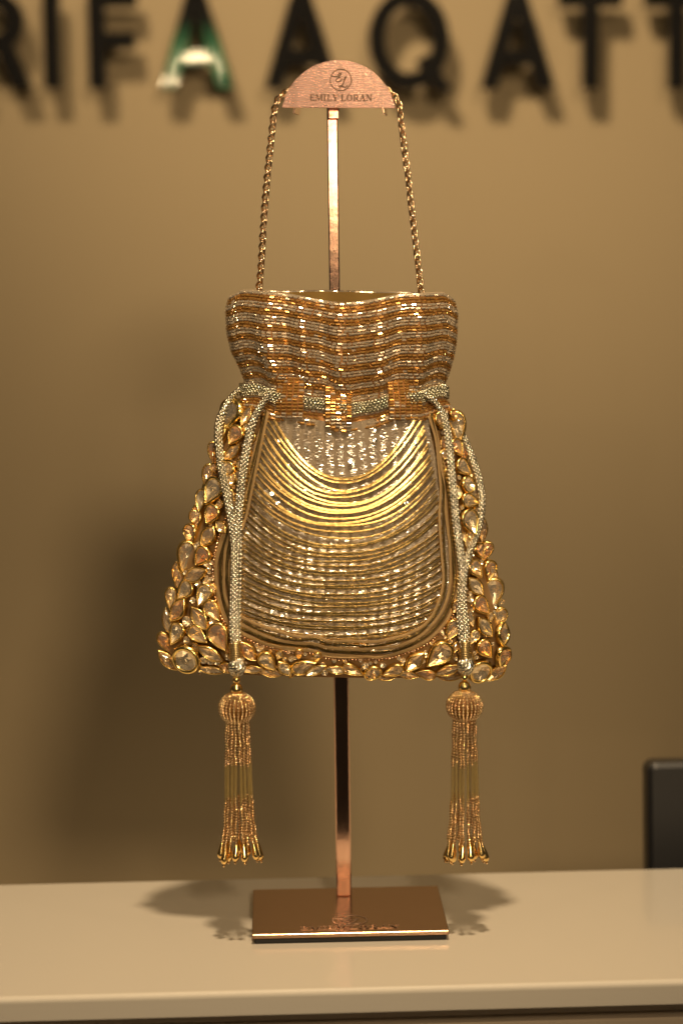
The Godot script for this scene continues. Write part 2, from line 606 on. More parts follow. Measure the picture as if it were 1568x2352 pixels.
func build_setting() -> void:
	var yaw := Basis(Vector3.UP, deg_to_rad(2.3))
	var w := MeshInstance3D.new()
	w.name = "wall"
	w.mesh = block(Vector3(5.0, 4.0, 0.1), 0.002).done()
	w.material_override = M.wall_paint
	w.position = Vector3(0, 1.0, -0.80)
	w.set_meta("kind", "structure")
	w.set_meta("label", "beige painted wall behind the counter carrying black letters")
	add_child(w)
	var f := MeshInstance3D.new()
	f.name = "floor"
	f.mesh = block(Vector3(8.0, 0.1, 8.0), 0.002).done()
	f.material_override = M.dark_floor
	f.position = Vector3(0, -1.10, 3.2)
	f.set_meta("kind", "structure")
	f.set_meta("label", "dark shop floor in front of the counter")
	add_child(f)
	# counter: top slab with rounded front edge and a recessed front panel
	var zf := at_y(784, 2272, 0.0).z
	var zb := at_y(784, 2011, 0.0).z
	var mid := (zf + zb) / 2.0
	var c := thing("counter", "pale beige stone counter under the display stand", "counter", Vector3(0, -1.05, mid))
	c.basis = yaw
	var d := (zf - zb)
	var top := MB.new()
	var rr := 0.003
	var prof2 := [Vector2(-d / 2, -0.013), Vector2(-d / 2, -rr)]
	for i in 5:
		var a := PI - PI / 2 * i / 4.0
		prof2.append(Vector2(-d / 2 + rr + rr * cos(a), -rr + rr * sin(a)))
	for i in 5:
		var a := PI / 2 - PI / 2 * i / 4.0
		prof2.append(Vector2(d / 2 - rr + rr * cos(a), -rr + rr * sin(a)))
	prof2.append(Vector2(d / 2, -0.013))
	var poly := PackedVector2Array(prof2)
	top = slab(poly, -1.2, 1.2)
	var lay := Transform3D(yaw * Basis(Vector3(0, 0, 1), Vector3(0, 1, 0), Vector3(-1, 0, 0)), Vector3(0, 0, mid))
	part("stone_top", top.done(), M.counter_stone, c, lay)
	part("front_panel", block(Vector3(2.4, 1.02, 0.02), 0.001).done(), M.panel_front, c, Transform3D(yaw, Vector3(0, -0.013 - 0.0145 - 0.51, zf - 0.030)))
	part("shadow_gap_batten", block(Vector3(2.4, 0.014, 0.02), 0.001).done(), M.counter_edge, c, Transform3D(yaw, Vector3(0, -0.0205, zf - 0.040)))
	# black screen behind the counter, right
	var p0 := at(1491, 1763, -0.13)
	var s := thing("monitor", "black flat screen with rounded corner standing behind the counter", "monitor", Vector3(p0.x + 0.16, -0.28, -0.14))
	var hw := 0.16
	var hh := 0.24
	var out := PackedVector2Array()
	for k in 4:
		var cx: float = [1, -1, -1, 1][k] * (hw - 0.006)
		var cy: float = [1, 1, -1, -1][k] * (hh - 0.006)
		for i in 6:
			var a := PI / 2 * (k + i / 5.0)
			out.append(Vector2(cx + 0.006 * cos(a), cy + 0.006 * sin(a)))
	var body := Transform3D(Basis(Vector3.UP, deg_to_rad(2.0)) * Basis(Vector3.RIGHT, deg_to_rad(-4.0)), Vector3(p0.x + hw, p0.y - hh, -0.14))
	part("casing", slab(out, -0.012, 0.012, 0.003).done(), M.black_plastic, s, body)
	part("foot", block(Vector3(0.18, 0.012, 0.14), 0.003).done(), M.black_plastic, s, Transform3D(Basis(), Vector3(p0.x + hw, p0.y - 2 * hh - 0.02, -0.16)))


func stroke_letter(ch: String, x: float, base: float, cap: float, w: float, sw: float) -> Array:
	# outlines in cm-like picture units: x centre, baseline, cap height, width, stroke (y up)
	var polys := []
	var l := x - w / 2
	var r := x + w / 2
	var t := base + cap
	match ch:
		"I":
			polys.append([[l, base], [r, base], [r, t], [l, t]])
		"F":
			polys.append([[l, base], [l + sw, base], [l + sw, base + cap * 0.41], [r - 6, base + cap * 0.41], [r - 6, base + cap * 0.57], [l + sw, base + cap * 0.57], [l + sw, t - sw * 0.95], [r, t - sw * 0.95], [r, t], [l, t]])
		"T":
			polys.append([[x - sw / 2, base], [x + sw / 2, base], [x + sw / 2, t - sw * 0.95], [r, t - sw * 0.95], [r, t], [l, t], [l, t - sw * 0.95], [x - sw / 2, t - sw * 0.95]])
		"A":
			var b0 := base + cap * 0.24
			var b1 := base + cap * 0.40
			var inner := func(y: float) -> float: return (w / 2 - sw * 1.08) * (1.0 - (y - base) / (cap * 0.80))
			polys.append([[l, base], [l + sw * 1.08, base], [x - inner.call(b0), b0], [x + inner.call(b0), b0], [r - sw * 1.08, base], [r, base], [x + sw * 0.55, t], [x, t], [x, base + cap * 0.80], [x + inner.call(b1), b1], [x - inner.call(b1), b1], [x, base + cap * 0.80], [x, t], [x - sw * 0.55, t]])
		"R":
			var o := [[l, base], [l + sw, base], [l + sw, base + cap * 0.40], [l + sw * 1.7, base + cap * 0.40], [r - sw * 1.15, base], [r, base], [r - sw * 1.15, base + cap * 0.45]]
			for i in 9:
				var a := -PI / 2 + PI * i / 8.0
				o.append([r - 14 - cap * 0.3 + cap * 0.3 * cos(a) * 1.0, t - cap * 0.3 + cap * 0.3 * sin(a)])
			o.append([l, t])
			polys.append(o)
	return polys


func build_sign() -> void:
	var zf := -0.700
	var zb := -0.722
	var B := 203.0
	var cap := 226.0
	# the wall of letters; bolts hold each letter off the wall
	var words := [["R", 0.0, 150.0], ["I", 122.0, 38.0], ["F", 262.0, 112.0], ["A", 453.0, 172.0], ["A", 694.0, 172.0], ["Q", 940.0, 186.0], ["A", 1188.0, 172.0], ["T", 1356.0, 146.0], ["T", 1553.0, 146.0]]
	var names := ["black metal letter R cut off by the left edge of the photo", "black metal letter I between the letters R and F", "black metal letter F on the wall between the I and an A", "black metal letter A right of the F, with lamp reflections",
		"black metal letter A behind the top of the copper stand, left of the Q", "black metal letter Q on the wall right of the copper stand", "black metal letter A between the Q and the first T", "black metal letter T right after the last A", "black metal letter T at the right edge of the photo"]
	for k in words.size():
		var ch: String = words[k][0]
		var x: float = words[k][1]
		var w: float = words[k][2]
		var o := thing("sign_letter", names[k], "letter", at(x, B, zf), "black letters of the sign on the wall")
		var mb := MB.new()
		var sw := 38.0
		# the picture measures stand on a level line of the wall
		var to := func(px: float, py_up: float) -> Vector2:
			var p := at(x, 2 * B - py_up - 0.0, zf)
			var q := at(px, B, zf)
			return Vector2(q.x, p.y)
		if ch == "Q":
			var N := 40
			var rows := []
			for i in N + 1:
				var a := TAU * i / N
				var row := []
				for c in [[1.0, zf], [0.6, zf], [0.6, zb], [1.0, zb], [1.0, zf]]:
					var k2: float = 1.0 if c[0] == 1.0 else 0.0
					var rx: float = w / 2 - (0.0 if k2 == 1.0 else sw * 1.02)
					var ry: float = cap / 2 + 2 - (0.0 if k2 == 1.0 else sw * 0.98)
					var q: Vector2 = to.call(x + rx * cos(a), B + cap / 2 + ry * sin(a))
					row.append(Vector3(q.x, q.y, c[1]))
				rows.append(row)
			for i in N:
				for c in 4:
					mb.flat4(rows[i][c], rows[i][c + 1], rows[i + 1][c + 1], rows[i + 1][c], (rows[i][0] + rows[i][1] + rows[i][2] + rows[i][3]) / 4.0)
			var tail := PackedVector2Array()
			for q in [[x + 14, B + 62], [x + 44, B + 78], [x + 98, B - 2], [x + 88, B - 12], [x + 60, B - 2]]:
				tail.append(to.call(q[0], q[1]))
			mb.add(slab(tail, zb, zf + 0.0015), Transform3D())
		elif ch == "R":
			var l := x - w / 2
			var r := x + w / 2
			for o2 in [[[l, B], [l + sw, B], [l + sw, B + cap], [l, B + cap]], [[l + sw + 1, B + cap * 0.40], [l + sw + 50, B + cap * 0.40], [r - sw * 1.15 - 36, B + cap * 0.40], [r - sw * 1.2, B - 0], [r, B], [r - 42, B + cap * 0.44]]]:
				var pp := PackedVector2Array()
				for q in o2: pp.append(to.call(q[0], q[1]))
				mb.add(slab(pp, zb, zf, 0.0008), Transform3D())
			var N2 := 14
			var prev := []
			for i in N2 + 1:
				var a := -PI / 2 + PI * i / N2
				var row := []
				for c in [[1.0, zf + 0.001], [0.0, zf + 0.001], [0.0, zb], [1.0, zb], [1.0, zf + 0.001]]:
					var rx: float = 74.0 if c[0] == 1.0 else 34.0
					var ry: float = cap * 0.32 if c[0] == 1.0 else cap * 0.32 - sw
					var q: Vector2 = to.call(r - 88 + rx * cos(a), B + cap * 0.68 + ry * sin(a))
					row.append(Vector3(q.x, q.y, c[1]))
				if prev:
					for c in 4:
						mb.flat4(prev[c], prev[c + 1], row[c + 1], row[c], (row[0] + row[1] + row[2] + row[3]) / 4.0)
				prev = row
			for o3 in [[[l + sw + 1, B + cap * 0.36 + 0], [r - 88, B + cap * 0.36], [r - 88, B + cap * 0.36 + sw], [l + sw + 1, B + cap * 0.36 + sw]], [[l + sw + 1, B + cap - sw], [r - 88, B + cap - sw], [r - 88, B + cap], [l + sw + 1, B + cap]]]:
				var pp := PackedVector2Array()
				for q in o3: pp.append(to.call(q[0], q[1]))
				mb.add(slab(pp, zb - 0.001, zf - 0.001), Transform3D())
		elif ch == "A":
			# two legs and a bar
			var l := x - w / 2
			var r := x + w / 2
			var s2 := sw * 1.06
			var shapes := [[[l, B], [l + s2, B], [x + 2, B + cap - 50], [x + 20, B + cap], [x - 20, B + cap]], [[r - s2, B], [r, B], [x + 20, B + cap], [x - 2, B + cap - 50]], [[x - 46, B + cap * 0.24], [x + 46, B + cap * 0.24], [x + 32, B + cap * 0.40], [x - 32, B + cap * 0.40]]]
			for i in 3:
				var pp := PackedVector2Array()
				for q in shapes[i]: pp.append(to.call(q[0], q[1]))
				mb.add(slab(pp, zb, zf - 0.0007 * i, 0.0006), Transform3D())
		else:
			for o2 in stroke_letter(ch, x, B, cap, w, sw):
				var pp := PackedVector2Array()
				for q in o2: pp.append(to.call(q[0], q[1]))
				mb.add(slab(pp, zb, zf, 0.001), Transform3D())
		# roll of the camera: letters stand upright on the wall
		part("letter_face", mb.done(), M.black_gloss, o)
		for dy in [0.2, 0.8]:
			var q: Vector2 = to.call({"A": x, "Q": x, "R": x - w / 2 + 19, "F": x - w / 2 + 19}.get(ch, x), B + cap * dy)
			if ch == "A": q = to.call(x + (-60.0 if dy < 0.5 else 0.0), B + cap * (0.12 if dy < 0.5 else 0.9))
			if ch == "Q": q = to.call(x, B + (19.0 if dy < 0.5 else cap - 19.0))
			var pins := MB.new()
			tube(pins, [Vector3(q.x, q.y, zb + 0.002), Vector3(q.x, q.y, -0.752)], 0.003, 8, Vector3.UP)
			part("mounting_pin", pins.done(), M.black_plastic, o)


func logo(m: MB, c: Transform3D, r: float, thick: float) -> void:
	# ring with a script E and L, drawn in the x-y plane of c
	var pts := []
	for i in 36:
		var a := TAU * i / 36
		pts.append(c * Vector3(r * cos(a), r * sin(a), 0))
	var up := c.basis.z.normalized()
	tube(m, pts, r * 0.055, 6, up, true, thick)
	for path in [[[-0.92, 0.38], [-0.6, 0.32], [-0.3, 0.36], [0.0, 0.5], [-0.02, 0.62], [-0.2, 0.58], [-0.28, 0.42], [-0.1, 0.25], [-0.02, 0.2], [-0.2, 0.22], [-0.42, 0.05], [-0.4, -0.14], [-0.15, -0.16], [0.06, 0.0], [0.02, 0.14]],
		[[0.3, 0.18], [0.42, 0.26], [0.36, 0.0], [0.24, -0.3], [0.08, -0.6], [-0.1, -0.72], [-0.18, -0.6], [0.02, -0.54], [0.3, -0.66], [0.55, -0.62], [0.62, -0.5]], [[0.2, 0.02], [0.38, 0.1], [0.5, 0.28], [0.42, 0.26]]]:
		var p3 := []
		for q in path:
			p3.append(Vector3(q[0], q[1], 0))
		var w := []
		for q in smooth_px(p3, 40):
			w.append(c * (q * r))
		tube(m, w, r * 0.06, 6, up, false, thick)


func lettering(text: String, width: float, bold := false) -> TextMesh:
	var t := TextMesh.new()
	var f := SystemFont.new()
	f.font_names = PackedStringArray(["Droid Serif"])
	if bold: f.font_weight = 700
	t.font = f
	t.text = text
	t.font_size = 32
	t.depth = 0.002
	t.pixel_size = 0.001
	t.curve_step = 0.5
	var lo := 1e9
	var hi := -1e9
	for q in t.get_mesh_arrays()[Mesh.ARRAY_VERTEX]:
		lo = minf(lo, q.x)
		hi = maxf(hi, q.x)
	t.pixel_size = 0.001 * width / (hi - lo)
	t.depth = 0.0005
	return t


func build_stand() -> void:
	var yaw := Basis(Vector3.UP, deg_to_rad(2.4))
	# base plate
	var th := 0.0028
	var pad := 0.0030
	var fl := at_y(579, 2147, th + pad)
	var fr := at_y(1031, 2137, th + pad)
	var bl := at_y(577, 2043, th + pad)
	var mid := (fl + fr) / 2.0
	var wide := (fr - fl).length()
	var deep := absf(((bl - fl).dot(yaw.z)))
	var dirx := (fr - fl).normalized()
	yaw = Basis(dirx, Vector3.UP, dirx.cross(Vector3.UP).normalized())
	var centre := mid - yaw.z * deep / 2.0
	var o := thing("display_stand", "copper handbag stand with half round top plate on the pale counter", "display stand", Vector3(centre.x, 0, centre.z))
	part("base_plate", block(Vector3(wide, th, deep), 0.0005).done(), M.plate_copper, o, Transform3D(yaw, Vector3(centre.x, pad + th / 2, centre.z)))
	part("rubber_pad", block(Vector3(wide - 0.003, pad - 0.0002, deep - 0.003), 0.0004).done(), M.rubber, o, Transform3D(yaw, Vector3(centre.x, (pad - 0.0002) / 2, centre.z)))
	var ty := th + pad
	var flat := yaw * Basis(Vector3.RIGHT, -PI / 2)
	var t0 := at_y(803, 2131, ty)
	part("lettering", lettering("EMILY LORAN", 0.056), M.etched_plate, o, Transform3D(flat, t0 + Vector3(0, 0.0002, 0)))
	var lg := MB.new()
	logo(lg, Transform3D(flat, at_y(803, 2114, ty) + Vector3(0, 0.0001, 0)), 0.0098, 0.25)
	part("emblem", lg.done(), M.etched_plate, o)
	# pole: a wide lower sleeve and a narrow upper bar, flat steel
	var foot := at_y(791, 2056, ty)
	var zp := foot.z
	var head := at(761, 236, zp)
	var split := at(778, 1300, zp)
	var ax := (head - foot).normalized()
	var pb := Basis(yaw.x, ax, yaw.x.cross(ax)).orthonormalized()
	var low := split - foot
	part("lower_pole", block(Vector3(0.0088, low.length(), 0.0050), 0.0007).done(), M.copper, o, Transform3D(pb, (split + foot) / 2.0))
	var upb := Basis(Vector3.RIGHT, deg_to_rad(0.0)) * pb
	var hi := head - split
	part("upper_pole", block(Vector3(0.0061, hi.length() + 0.01, 0.0038), 0.0007).done(), M.copper, o, Transform3D(upb, (split + head) / 2.0))
	# half round plate with arched saddle behind
	var zd := ZC + 0.017
	var pl := at(647, 247, zd)
	var pr := at(908, 249, zd)
	var pt := at(775, 138, zd)
	var dx := (pr - pl).normalized()
	var pbasis := Basis(dx, dx.cross(Vector3.BACK) * -1.0, Vector3.BACK)
	pbasis = Basis(Vector3.UP, deg_to_rad(-4.0)) * pbasis
	var pm := (pl + pr) / 2.0
	var hw := (pr - pl).length() / 2.0
	var hh := (pt - pm).dot(pbasis.y)
	var R := (hw * hw + hh * hh) / (2.0 * hh)
	var cy := hh - R
	var a0 := asin(-cy / R)
	var poly := PackedVector2Array()
	for i in 41:
		var a := a0 + (PI - 2 * a0) * i / 40.0
		poly.append(Vector2(R * cos(a), cy + R * sin(a)))
	poly[0] = Vector2(hw, 0)
	poly[40] = Vector2(-hw, 0)
	var px := Transform3D(pbasis, pm)
	part("half_round_plate", slab(poly, -0.0006, 0.0006, 0.0002).done(), M.brushed_copper, o, px)
	var arch := []
	for i in 33:
		var a := a0 - 0.07 + (PI - 2 * (a0 - 0.07)) * i / 32.0
		var row := []
		for q in [[R - 0.0062, -0.0007], [R - 0.0062, -0.031], [R - 0.0074, -0.031], [R - 0.0074, -0.0007], [R - 0.0062, -0.0007]]:
			row.append(px * Vector3(q[0] * cos(a), cy + q[0] * sin(a), q[1]))
		arch.append(row)
	var am := MB.new()
	for i in 32:
		for c in 4:
			am.flat4(arch[i][c], arch[i][c + 1], arch[i + 1][c + 1], arch[i + 1][c], (arch[i][0] + arch[i][2]) / 2.0)
	part("saddle", am.done(), M.copper, o)
	# strut from the pole's head to the saddle
	var st := px * Vector3(-0.0035, cy + R - 0.0100, -0.022)
	part("neck", block(Vector3(0.0061, (st - head).length() + 0.002, 0.0036), 0.0005).done(), M.copper, o, Transform3D(upb, (st + head) / 2.0 + Vector3(0, 0, 0)))
	part("lettering", lettering("EMILY LORAN", 0.0345, true), M.etched, o, px * Transform3D(Basis(), Vector3(0.0012, 0.0054, 0.0009)))
	var lg2 := MB.new()
	logo(lg2, px * Transform3D(Basis(), Vector3(0.0012, 0.0152, 0.0007)), 0.0058, 0.25)
	part("emblem", lg2.done(), M.etched, o)

# ---------------------------------------------------------------- crystals
func outline(kind: String, L: float, W: float, N: int) -> Array:
	var out := []
	for i in N:
		var a := TAU * i / N
		if kind == "p":
			out.append(Vector2(L / 2 * cos(a), W / 2 * sin(a) * sin(a / 2) / 0.77))
		elif kind == "m":
			var x := cos(a)
			out.append(Vector2(L / 2 * x, W / 2 * signf(sin(a)) * (1.0 - pow(absf(x), 1.9)) if i % (N / 2) != 0 else 0.0))
		else:
			out.append(Vector2(L / 2 * cos(a), W / 2 * sin(a)))
	return out


func bezel_mesh(kind: String, L: float, W: float, h: float) -> ArrayMesh:
	var o := outline(kind, L, W, 28)
	var rows := []
	for q in [[-0.06, 0.0], [0.05, 0.1], [0.0, 0.55], [0.0, 0.82], [-0.05, 1.0], [-0.115, 0.94], [-0.14, 0.6]]:
		var row := []
		for i in 29:
			var p: Vector2 = o[i % 28]
			var g: Vector2 = p + p.normalized() * q[0] * W
			row.append(Vector3(g.x, g.y, q[1] * h))
		rows.append(row)
	var m := MB.new()
	m.grid(rows, -1.0, true)
	var s := 0.0
	for i in 29 * 3:
		s += m.n[i + 29].dot(Vector3(m.v[i + 29].x, m.v[i + 29].y, 0))
	if s < 0:
		for i in m.n.size(): m.n[i] = -m.n[i]
	var back := MB.new()
	for i in 28:
		back.flat(Vector3(o[i].x * 0.9, o[i].y * 0.9, 0), Vector3(o[(i + 1) % 28].x * 0.9, o[(i + 1) % 28].y * 0.9, 0), Vector3(0, 0, 0), Vector3(0, 0, 1), true)
	m.add(back, Transform3D())
	return m.done()


func crystal_mesh(kind: String, L: float, W: float, h: float, gap: float) -> ArrayMesh:
	var N := 16
	var o := outline(kind, L, W, N)
	var girdle := []
	for p in o:
		girdle.append(p - p.normalized() * gap * W)
	var c := Vector2(-0.09 * L if kind == "p" else 0.0, 0)
	var up := MB.new()
	var lowm := MB.new()
	var half := N / 2
	var jit := []
	for i in half:
		jit.append(Vector2(rng.randf_range(-0.08, 0.08), rng.randf_range(-0.08, 0.08)) * W)
	for pass_ in 2:
		var m := up if pass_ == 0 else lowm
		var z0 := h * (0.80 if pass_ == 0 else 0.74)
		var z1 := h * (1.22 if pass_ == 0 else 0.36)
		var z2 := h * (1.34 if pass_ == 0 else 0.06)
		var k1: float = 0.62 if pass_ == 0 else 0.58
		var k2: float = 0.34 if pass_ == 0 else 0.0
		var r1 := []
		var r2 := []
		for i in half:
			var g: Vector2 = (girdle[(2 * i + 1) % N] + girdle[(2 * i + (1 if pass_ == 0 else 2)) % N]) / 2.0 - c
			var q: Vector2 = c + g * k1 + jit[i] * (0.3 if pass_ == 0 else 1.0)
			r1.append(Vector3(q.x, q.y, z1 + (0.0 if pass_ == 0 else rng.randf_range(-0.16, 0.16) * h)))
			var q2: Vector2 = c + (girdle[(2 * i) % N] - c) * k2
			r2.append(Vector3(q2.x, q2.y, z2))
		var r3 := []
		for i in half:
			var q3: Vector2 = c + (girdle[(2 * i) % N] - c) * 0.24 + jit[i] * 0.6
			r3.append(Vector3(q3.x, q3.y, h * (0.26 + rng.randf_range(-0.10, 0.10))))
		var up_at := Vector3(c.x, c.y, -10.0 * h if pass_ == 0 else -1000.0 * h)
		for i in half:
			var a := Vector3(girdle[2 * i].x, girdle[2 * i].y, z0)
			var b := Vector3(girdle[2 * i + 1].x, girdle[2 * i + 1].y, z0)
			var d := Vector3(girdle[(2 * i + 2) % N].x, girdle[(2 * i + 2) % N].y, z0)
			var prev: Vector3 = r1[(i - 1 + half) % half]
			var cur: Vector3 = r1[i]
			m.flat(a, prev, cur, up_at, true)
			m.flat(a, b, cur, up_at, true)
			m.flat(b, d, cur, up_at, true)
			if pass_ == 0:
				var t0: Vector3 = r2[i]
				var t1: Vector3 = r2[(i + 1) % half]
				m.flat(prev, cur, t0, up_at, true)
				m.flat(cur, t0, t1, up_at, true)
				m.flat(t0, t1, Vector3(c.x, c.y, z2), up_at, true)
			else:
				var ra: Vector3 = r3[i]
				var rb: Vector3 = r3[(i + 1) % half]
				m.flat(prev, cur, ra, up_at, true)
				m.flat(cur, ra, rb, up_at, true)
				m.flat(ra, rb, Vector3(c.x + jit[0].x, c.y + jit[0].y, z2), up_at, true)
	var am := ArrayMesh.new()
	lowm.surface(am)
	up.surface(am)
	return am


var gems := []      # where stones sit: picture place and reach

func place_gem(bag: Node3D, kind: String, px: float, py: float, L: float, W: float, deg: float) -> void:
	# L and W in metres as they show; deg is the way its point looks in the picture, clockwise from right
	var n := normal_on(px, py)
	n.y = maxf(n.y, -0.30)
	n = (n + Vector3(0, 0, 0.30) + Vector3(rng.randf_range(-0.08, 0.08), rng.randf_range(-0.08, 0.08), 0)).normalized()
	var p := on(px, py)
	var a := deg_to_rad(deg)
	var dir := Vector3(cos(a), -sin(a), 0)
	dir = (dir - n * dir.dot(n)).normalized()
	var f := clampf(n.z, 0.6, 1.0)
	var across: float = absf(sin(a)) # a stone standing along the edge is foreshortened across it
	W = W / lerpf(1.0, f, across) * 1.05
	L = L / lerpf(f, 1.0, across) * 1.03
	var b := Basis(dir, n.cross(dir), n)
	var t := Transform3D(b, p + n * rng.randf_range(0.0006, 0.0014))
	gems.append(Vector3(px, py, (L + W) * 1000.0 if kind != "s" else L * 2000.0))
	if kind == "s":
		part("rhinestone", crystal_mesh("o", L, L, L * 0.45, 0.0), [M.foil_pale, M.crystal], bag, t)
		return
	var h := clampf(W * 0.36, 0.0017, 0.0034)
	var s := part("stone_setting", bezel_mesh(kind, L, W, h), M.bezel_gold, bag, t)
	var foil = [M.foil, M.foil_pale, M.foil_pale, M.foil, M.foil_amber][rng.randi() % 5]
	part("crystal", crystal_mesh(kind, L, W, h, 0.115), [foil, M.crystal], s, t)


func gem_list(bag: Node3D, x0: float, y0: float, sc: float, list: Array) -> void:
	# listed on an enlarged piece of the photograph: kind, centre, length, width, angle
	for g in list:
		var px: float = (x0 + g[1] / sc) / 1.7417
		var py: float = (y0 + g[2] / sc) / 1.7417
		var mm: float = 1.0 / sc / 1.7417 / 4000.0
		place_gem(bag, g[0], px, py, g[3] * mm, g[4] * mm, g[5])

# ---------------------------------------------------------------- cords and chains
# a flat knitted cord along world points: rows of small slanting stitches over a core; normals say which way is out
func braid(m: MB, pts: Array, nrm: Array, wide: float, thick: float, cols := 4, pitch := 0.0021, taper := true) -> void:
	var L := [0.0]
	for i in pts.size() - 1:
		L.append(L[-1] + (pts[i + 1] - pts[i]).length())
	var steps := int(L[-1] / pitch)
	var stitch := sphere(1.0, 6, 5)
	var j := 0
	for k in steps:
		var want: float = (k + 0.5) * pitch
		while j < pts.size() - 2 and L[j + 1] < want:
			j += 1
		var f := clampf((want - L[j]) / maxf(L[j + 1] - L[j], 1e-9), 0.0, 1.0)
		var p: Vector3 = pts[j].lerp(pts[j + 1], f)
		var t: Vector3 = (pts[j + 1] - pts[j]).normalized()
		var n: Vector3 = nrm[j].lerp(nrm[j + 1], f)
		n = (n - t * n.dot(t)).normalized()
		var side := t.cross(n)
		var width := wide * lerpf(0.6, 1.0, smoothstep(0.0, 0.03, want)) if taper else wide
		for face in [1.0, -1.0]:
			for c in cols:
				var x := (c + 0.5) / cols * 2.0 - 1.0
				var nn: Vector3 = (n * face * sqrt(1.0 - 0.75 * x * x) + side * x * 0.8).normalized()
				var lean := (0.42 if c % 2 == 0 else -0.42) + rng.randf_range(-0.15, 0.15)
				var tt := (t + side * lean + nn * rng.randf_range(-0.4, 0.4)).normalized()
				nn = (nn - tt * nn.dot(tt)).normalized()
				var b := Basis(tt.cross(nn) * (width / cols * 0.56), tt * pitch * 0.68, nn * 0.00075)
				m.add(stitch, Transform3D(b, p + side * x * width * 0.46 + n * face * thick * 0.5 * sqrt(1.0 - 0.8 * x * x) + t * (pitch * 0.5 * (c % 2))))
	var rows := []
	for i in pts.size():
		var t: Vector3 = (pts[mini(i + 1, pts.size() - 1)] - pts[maxi(i - 1, 0)]).normalized()
		var n: Vector3 = (nrm[i] - t * nrm[i].dot(t)).normalized()
		var side := t.cross(n)
		var row := []
		for c in 9:
			var a := TAU * c / 8
			row.append(pts[i] + side * cos(a) * wide * (0.27 if taper and i < 12 else 0.43) + n * sin(a) * thick * 0.28)
		rows.append(row)
	var k0 := m.v.size()
	m.grid(rows, 1.0, true)
	for i in rows.size():
		for c in 9:
			var q := k0 + i * 9 + c
			if m.n[q].dot(m.v[q] - pts[i]) < 0.0: m.n[q] = -m.n[q]


# a flat herringbone chain
func snake(pts: Array, nrm: Array, width: float, h: float) -> ArrayMesh:
	var rows := []
	for i in pts.size():
		var t: Vector3 = (pts[mini(i + 1, pts.size() - 1)] - pts[maxi(i - 1, 0)]).normalized()
		var n: Vector3 = nrm[i]
		n = (n - t * n.dot(t)).normalized().rotated(t, rng.randf_range(-0.06, 0.06))
		n = n.rotated(n.cross(t).normalized(), rng.randf_range(-0.05, 0.05))
		var side := t.cross(n).normalized()
		var row := []
		var hi := h * (1.0 if i % 2 == 0 else 0.92)
		var lo := h * (0.92 if i % 2 == 0 else 1.0)
		for q in [[-0.49, -0.5 * h], [-0.5, 0.8 * h], [-0.47, hi], [0.0, lo], [0.47, hi], [0.5, 0.8 * h], [0.49, -0.5 * h]]:
			row.append(pts[i] + side * q[0] * width + n * q[1])
		rows.append(row)
	var m := MB.new()
	m.grid(rows, 1.0)
	for i in rows.size():
		for c in 7:
			var q := i * 7 + c
			if m.n[q].dot(m.v[q] - (pts[i] - nrm[i] * h * 0.6)) < 0.0: m.n[q] = -m.n[q]
	return m.done()


func chain_on(bag: Node3D, ctrl: Array, mm: float, width: float, material, called: String, roll := 0.0) -> void:
	var c := []
	for q in ctrl: c.append(Vector3(q[0], q[1], 0))
	var Lpx := 0.0
	for i in c.size() - 1: Lpx += (c[i + 1] - c[i]).length()
	var n := int(Lpx / 40.0 / 0.075)
	var pts := []
	var nrm := []
	for p in smooth_px(c, n):
		pts.append(lift(p.x, p.y, mm))
		nrm.append((normal_on(p.x, p.y) + Vector3(0, roll, 0)).normalized())
	part(called, snake(pts, nrm, width, 0.00026), material, bag)


func cord_points(ctrl: Array, n: int) -> Array:
	# picture points with the height over the bag in mm; off the bag the height counts from the middle plane
	var c := []
	for q in ctrl:
		c.append(at(q[0], q[1], on(q[0], q[1]).z + q[2] * 0.001))
	var curve := smooth_px(c, n)
	return curve

# ---------------------------------------------------------------- the bag
func build_bag() -> void:
	var base := at(770, 1553, ZC)
	var bag := thing("potli_bag", "gold beaded drawstring bag with crystals and tassels hanging on the copper stand", "handbag", base)
	# body
	var rows := []
	for i in 48:
		var py := 900.0 + (1540.0 - 900.0) * i / 47.0
		var row := []
		for j in 97:
			row.append(ring(py, TAU * j / 96, -0.0045 * (1.0 - smoothstep(955.0, 1005.0, py))))
		rows.append(row)
	for k in [0.8, 0.4, 0.02]:
		var row := []
		for j in 97:
			var p := ring(1540, TAU * j / 96)
			row.append(base + Vector3((p.x - base.x) * k, p.y - base.y - 0.001, (p.z - base.z) * k))
		rows.append(row)
	var m := MB.new()
	m.grid(rows, 1.0, true)
	fix_out(m, base + Vector3(0, 0.06, 0))
	part("body", m.done(), M.ground_cloth, bag)
	build_collar(bag)
	build_panel(bag)
	build_gems(bag)
	build_handle(bag)
	build_cords(bag)


func fix_out(m: MB, c: Vector3) -> void:
	var s := 0.0
	for i in m.v.size():
		s += m.n[i].dot((m.v[i] - c) * Vector3(1, 0.2, 1))
	if s < 0.0:
		for i in m.n.size(): m.n[i] = -m.n[i]


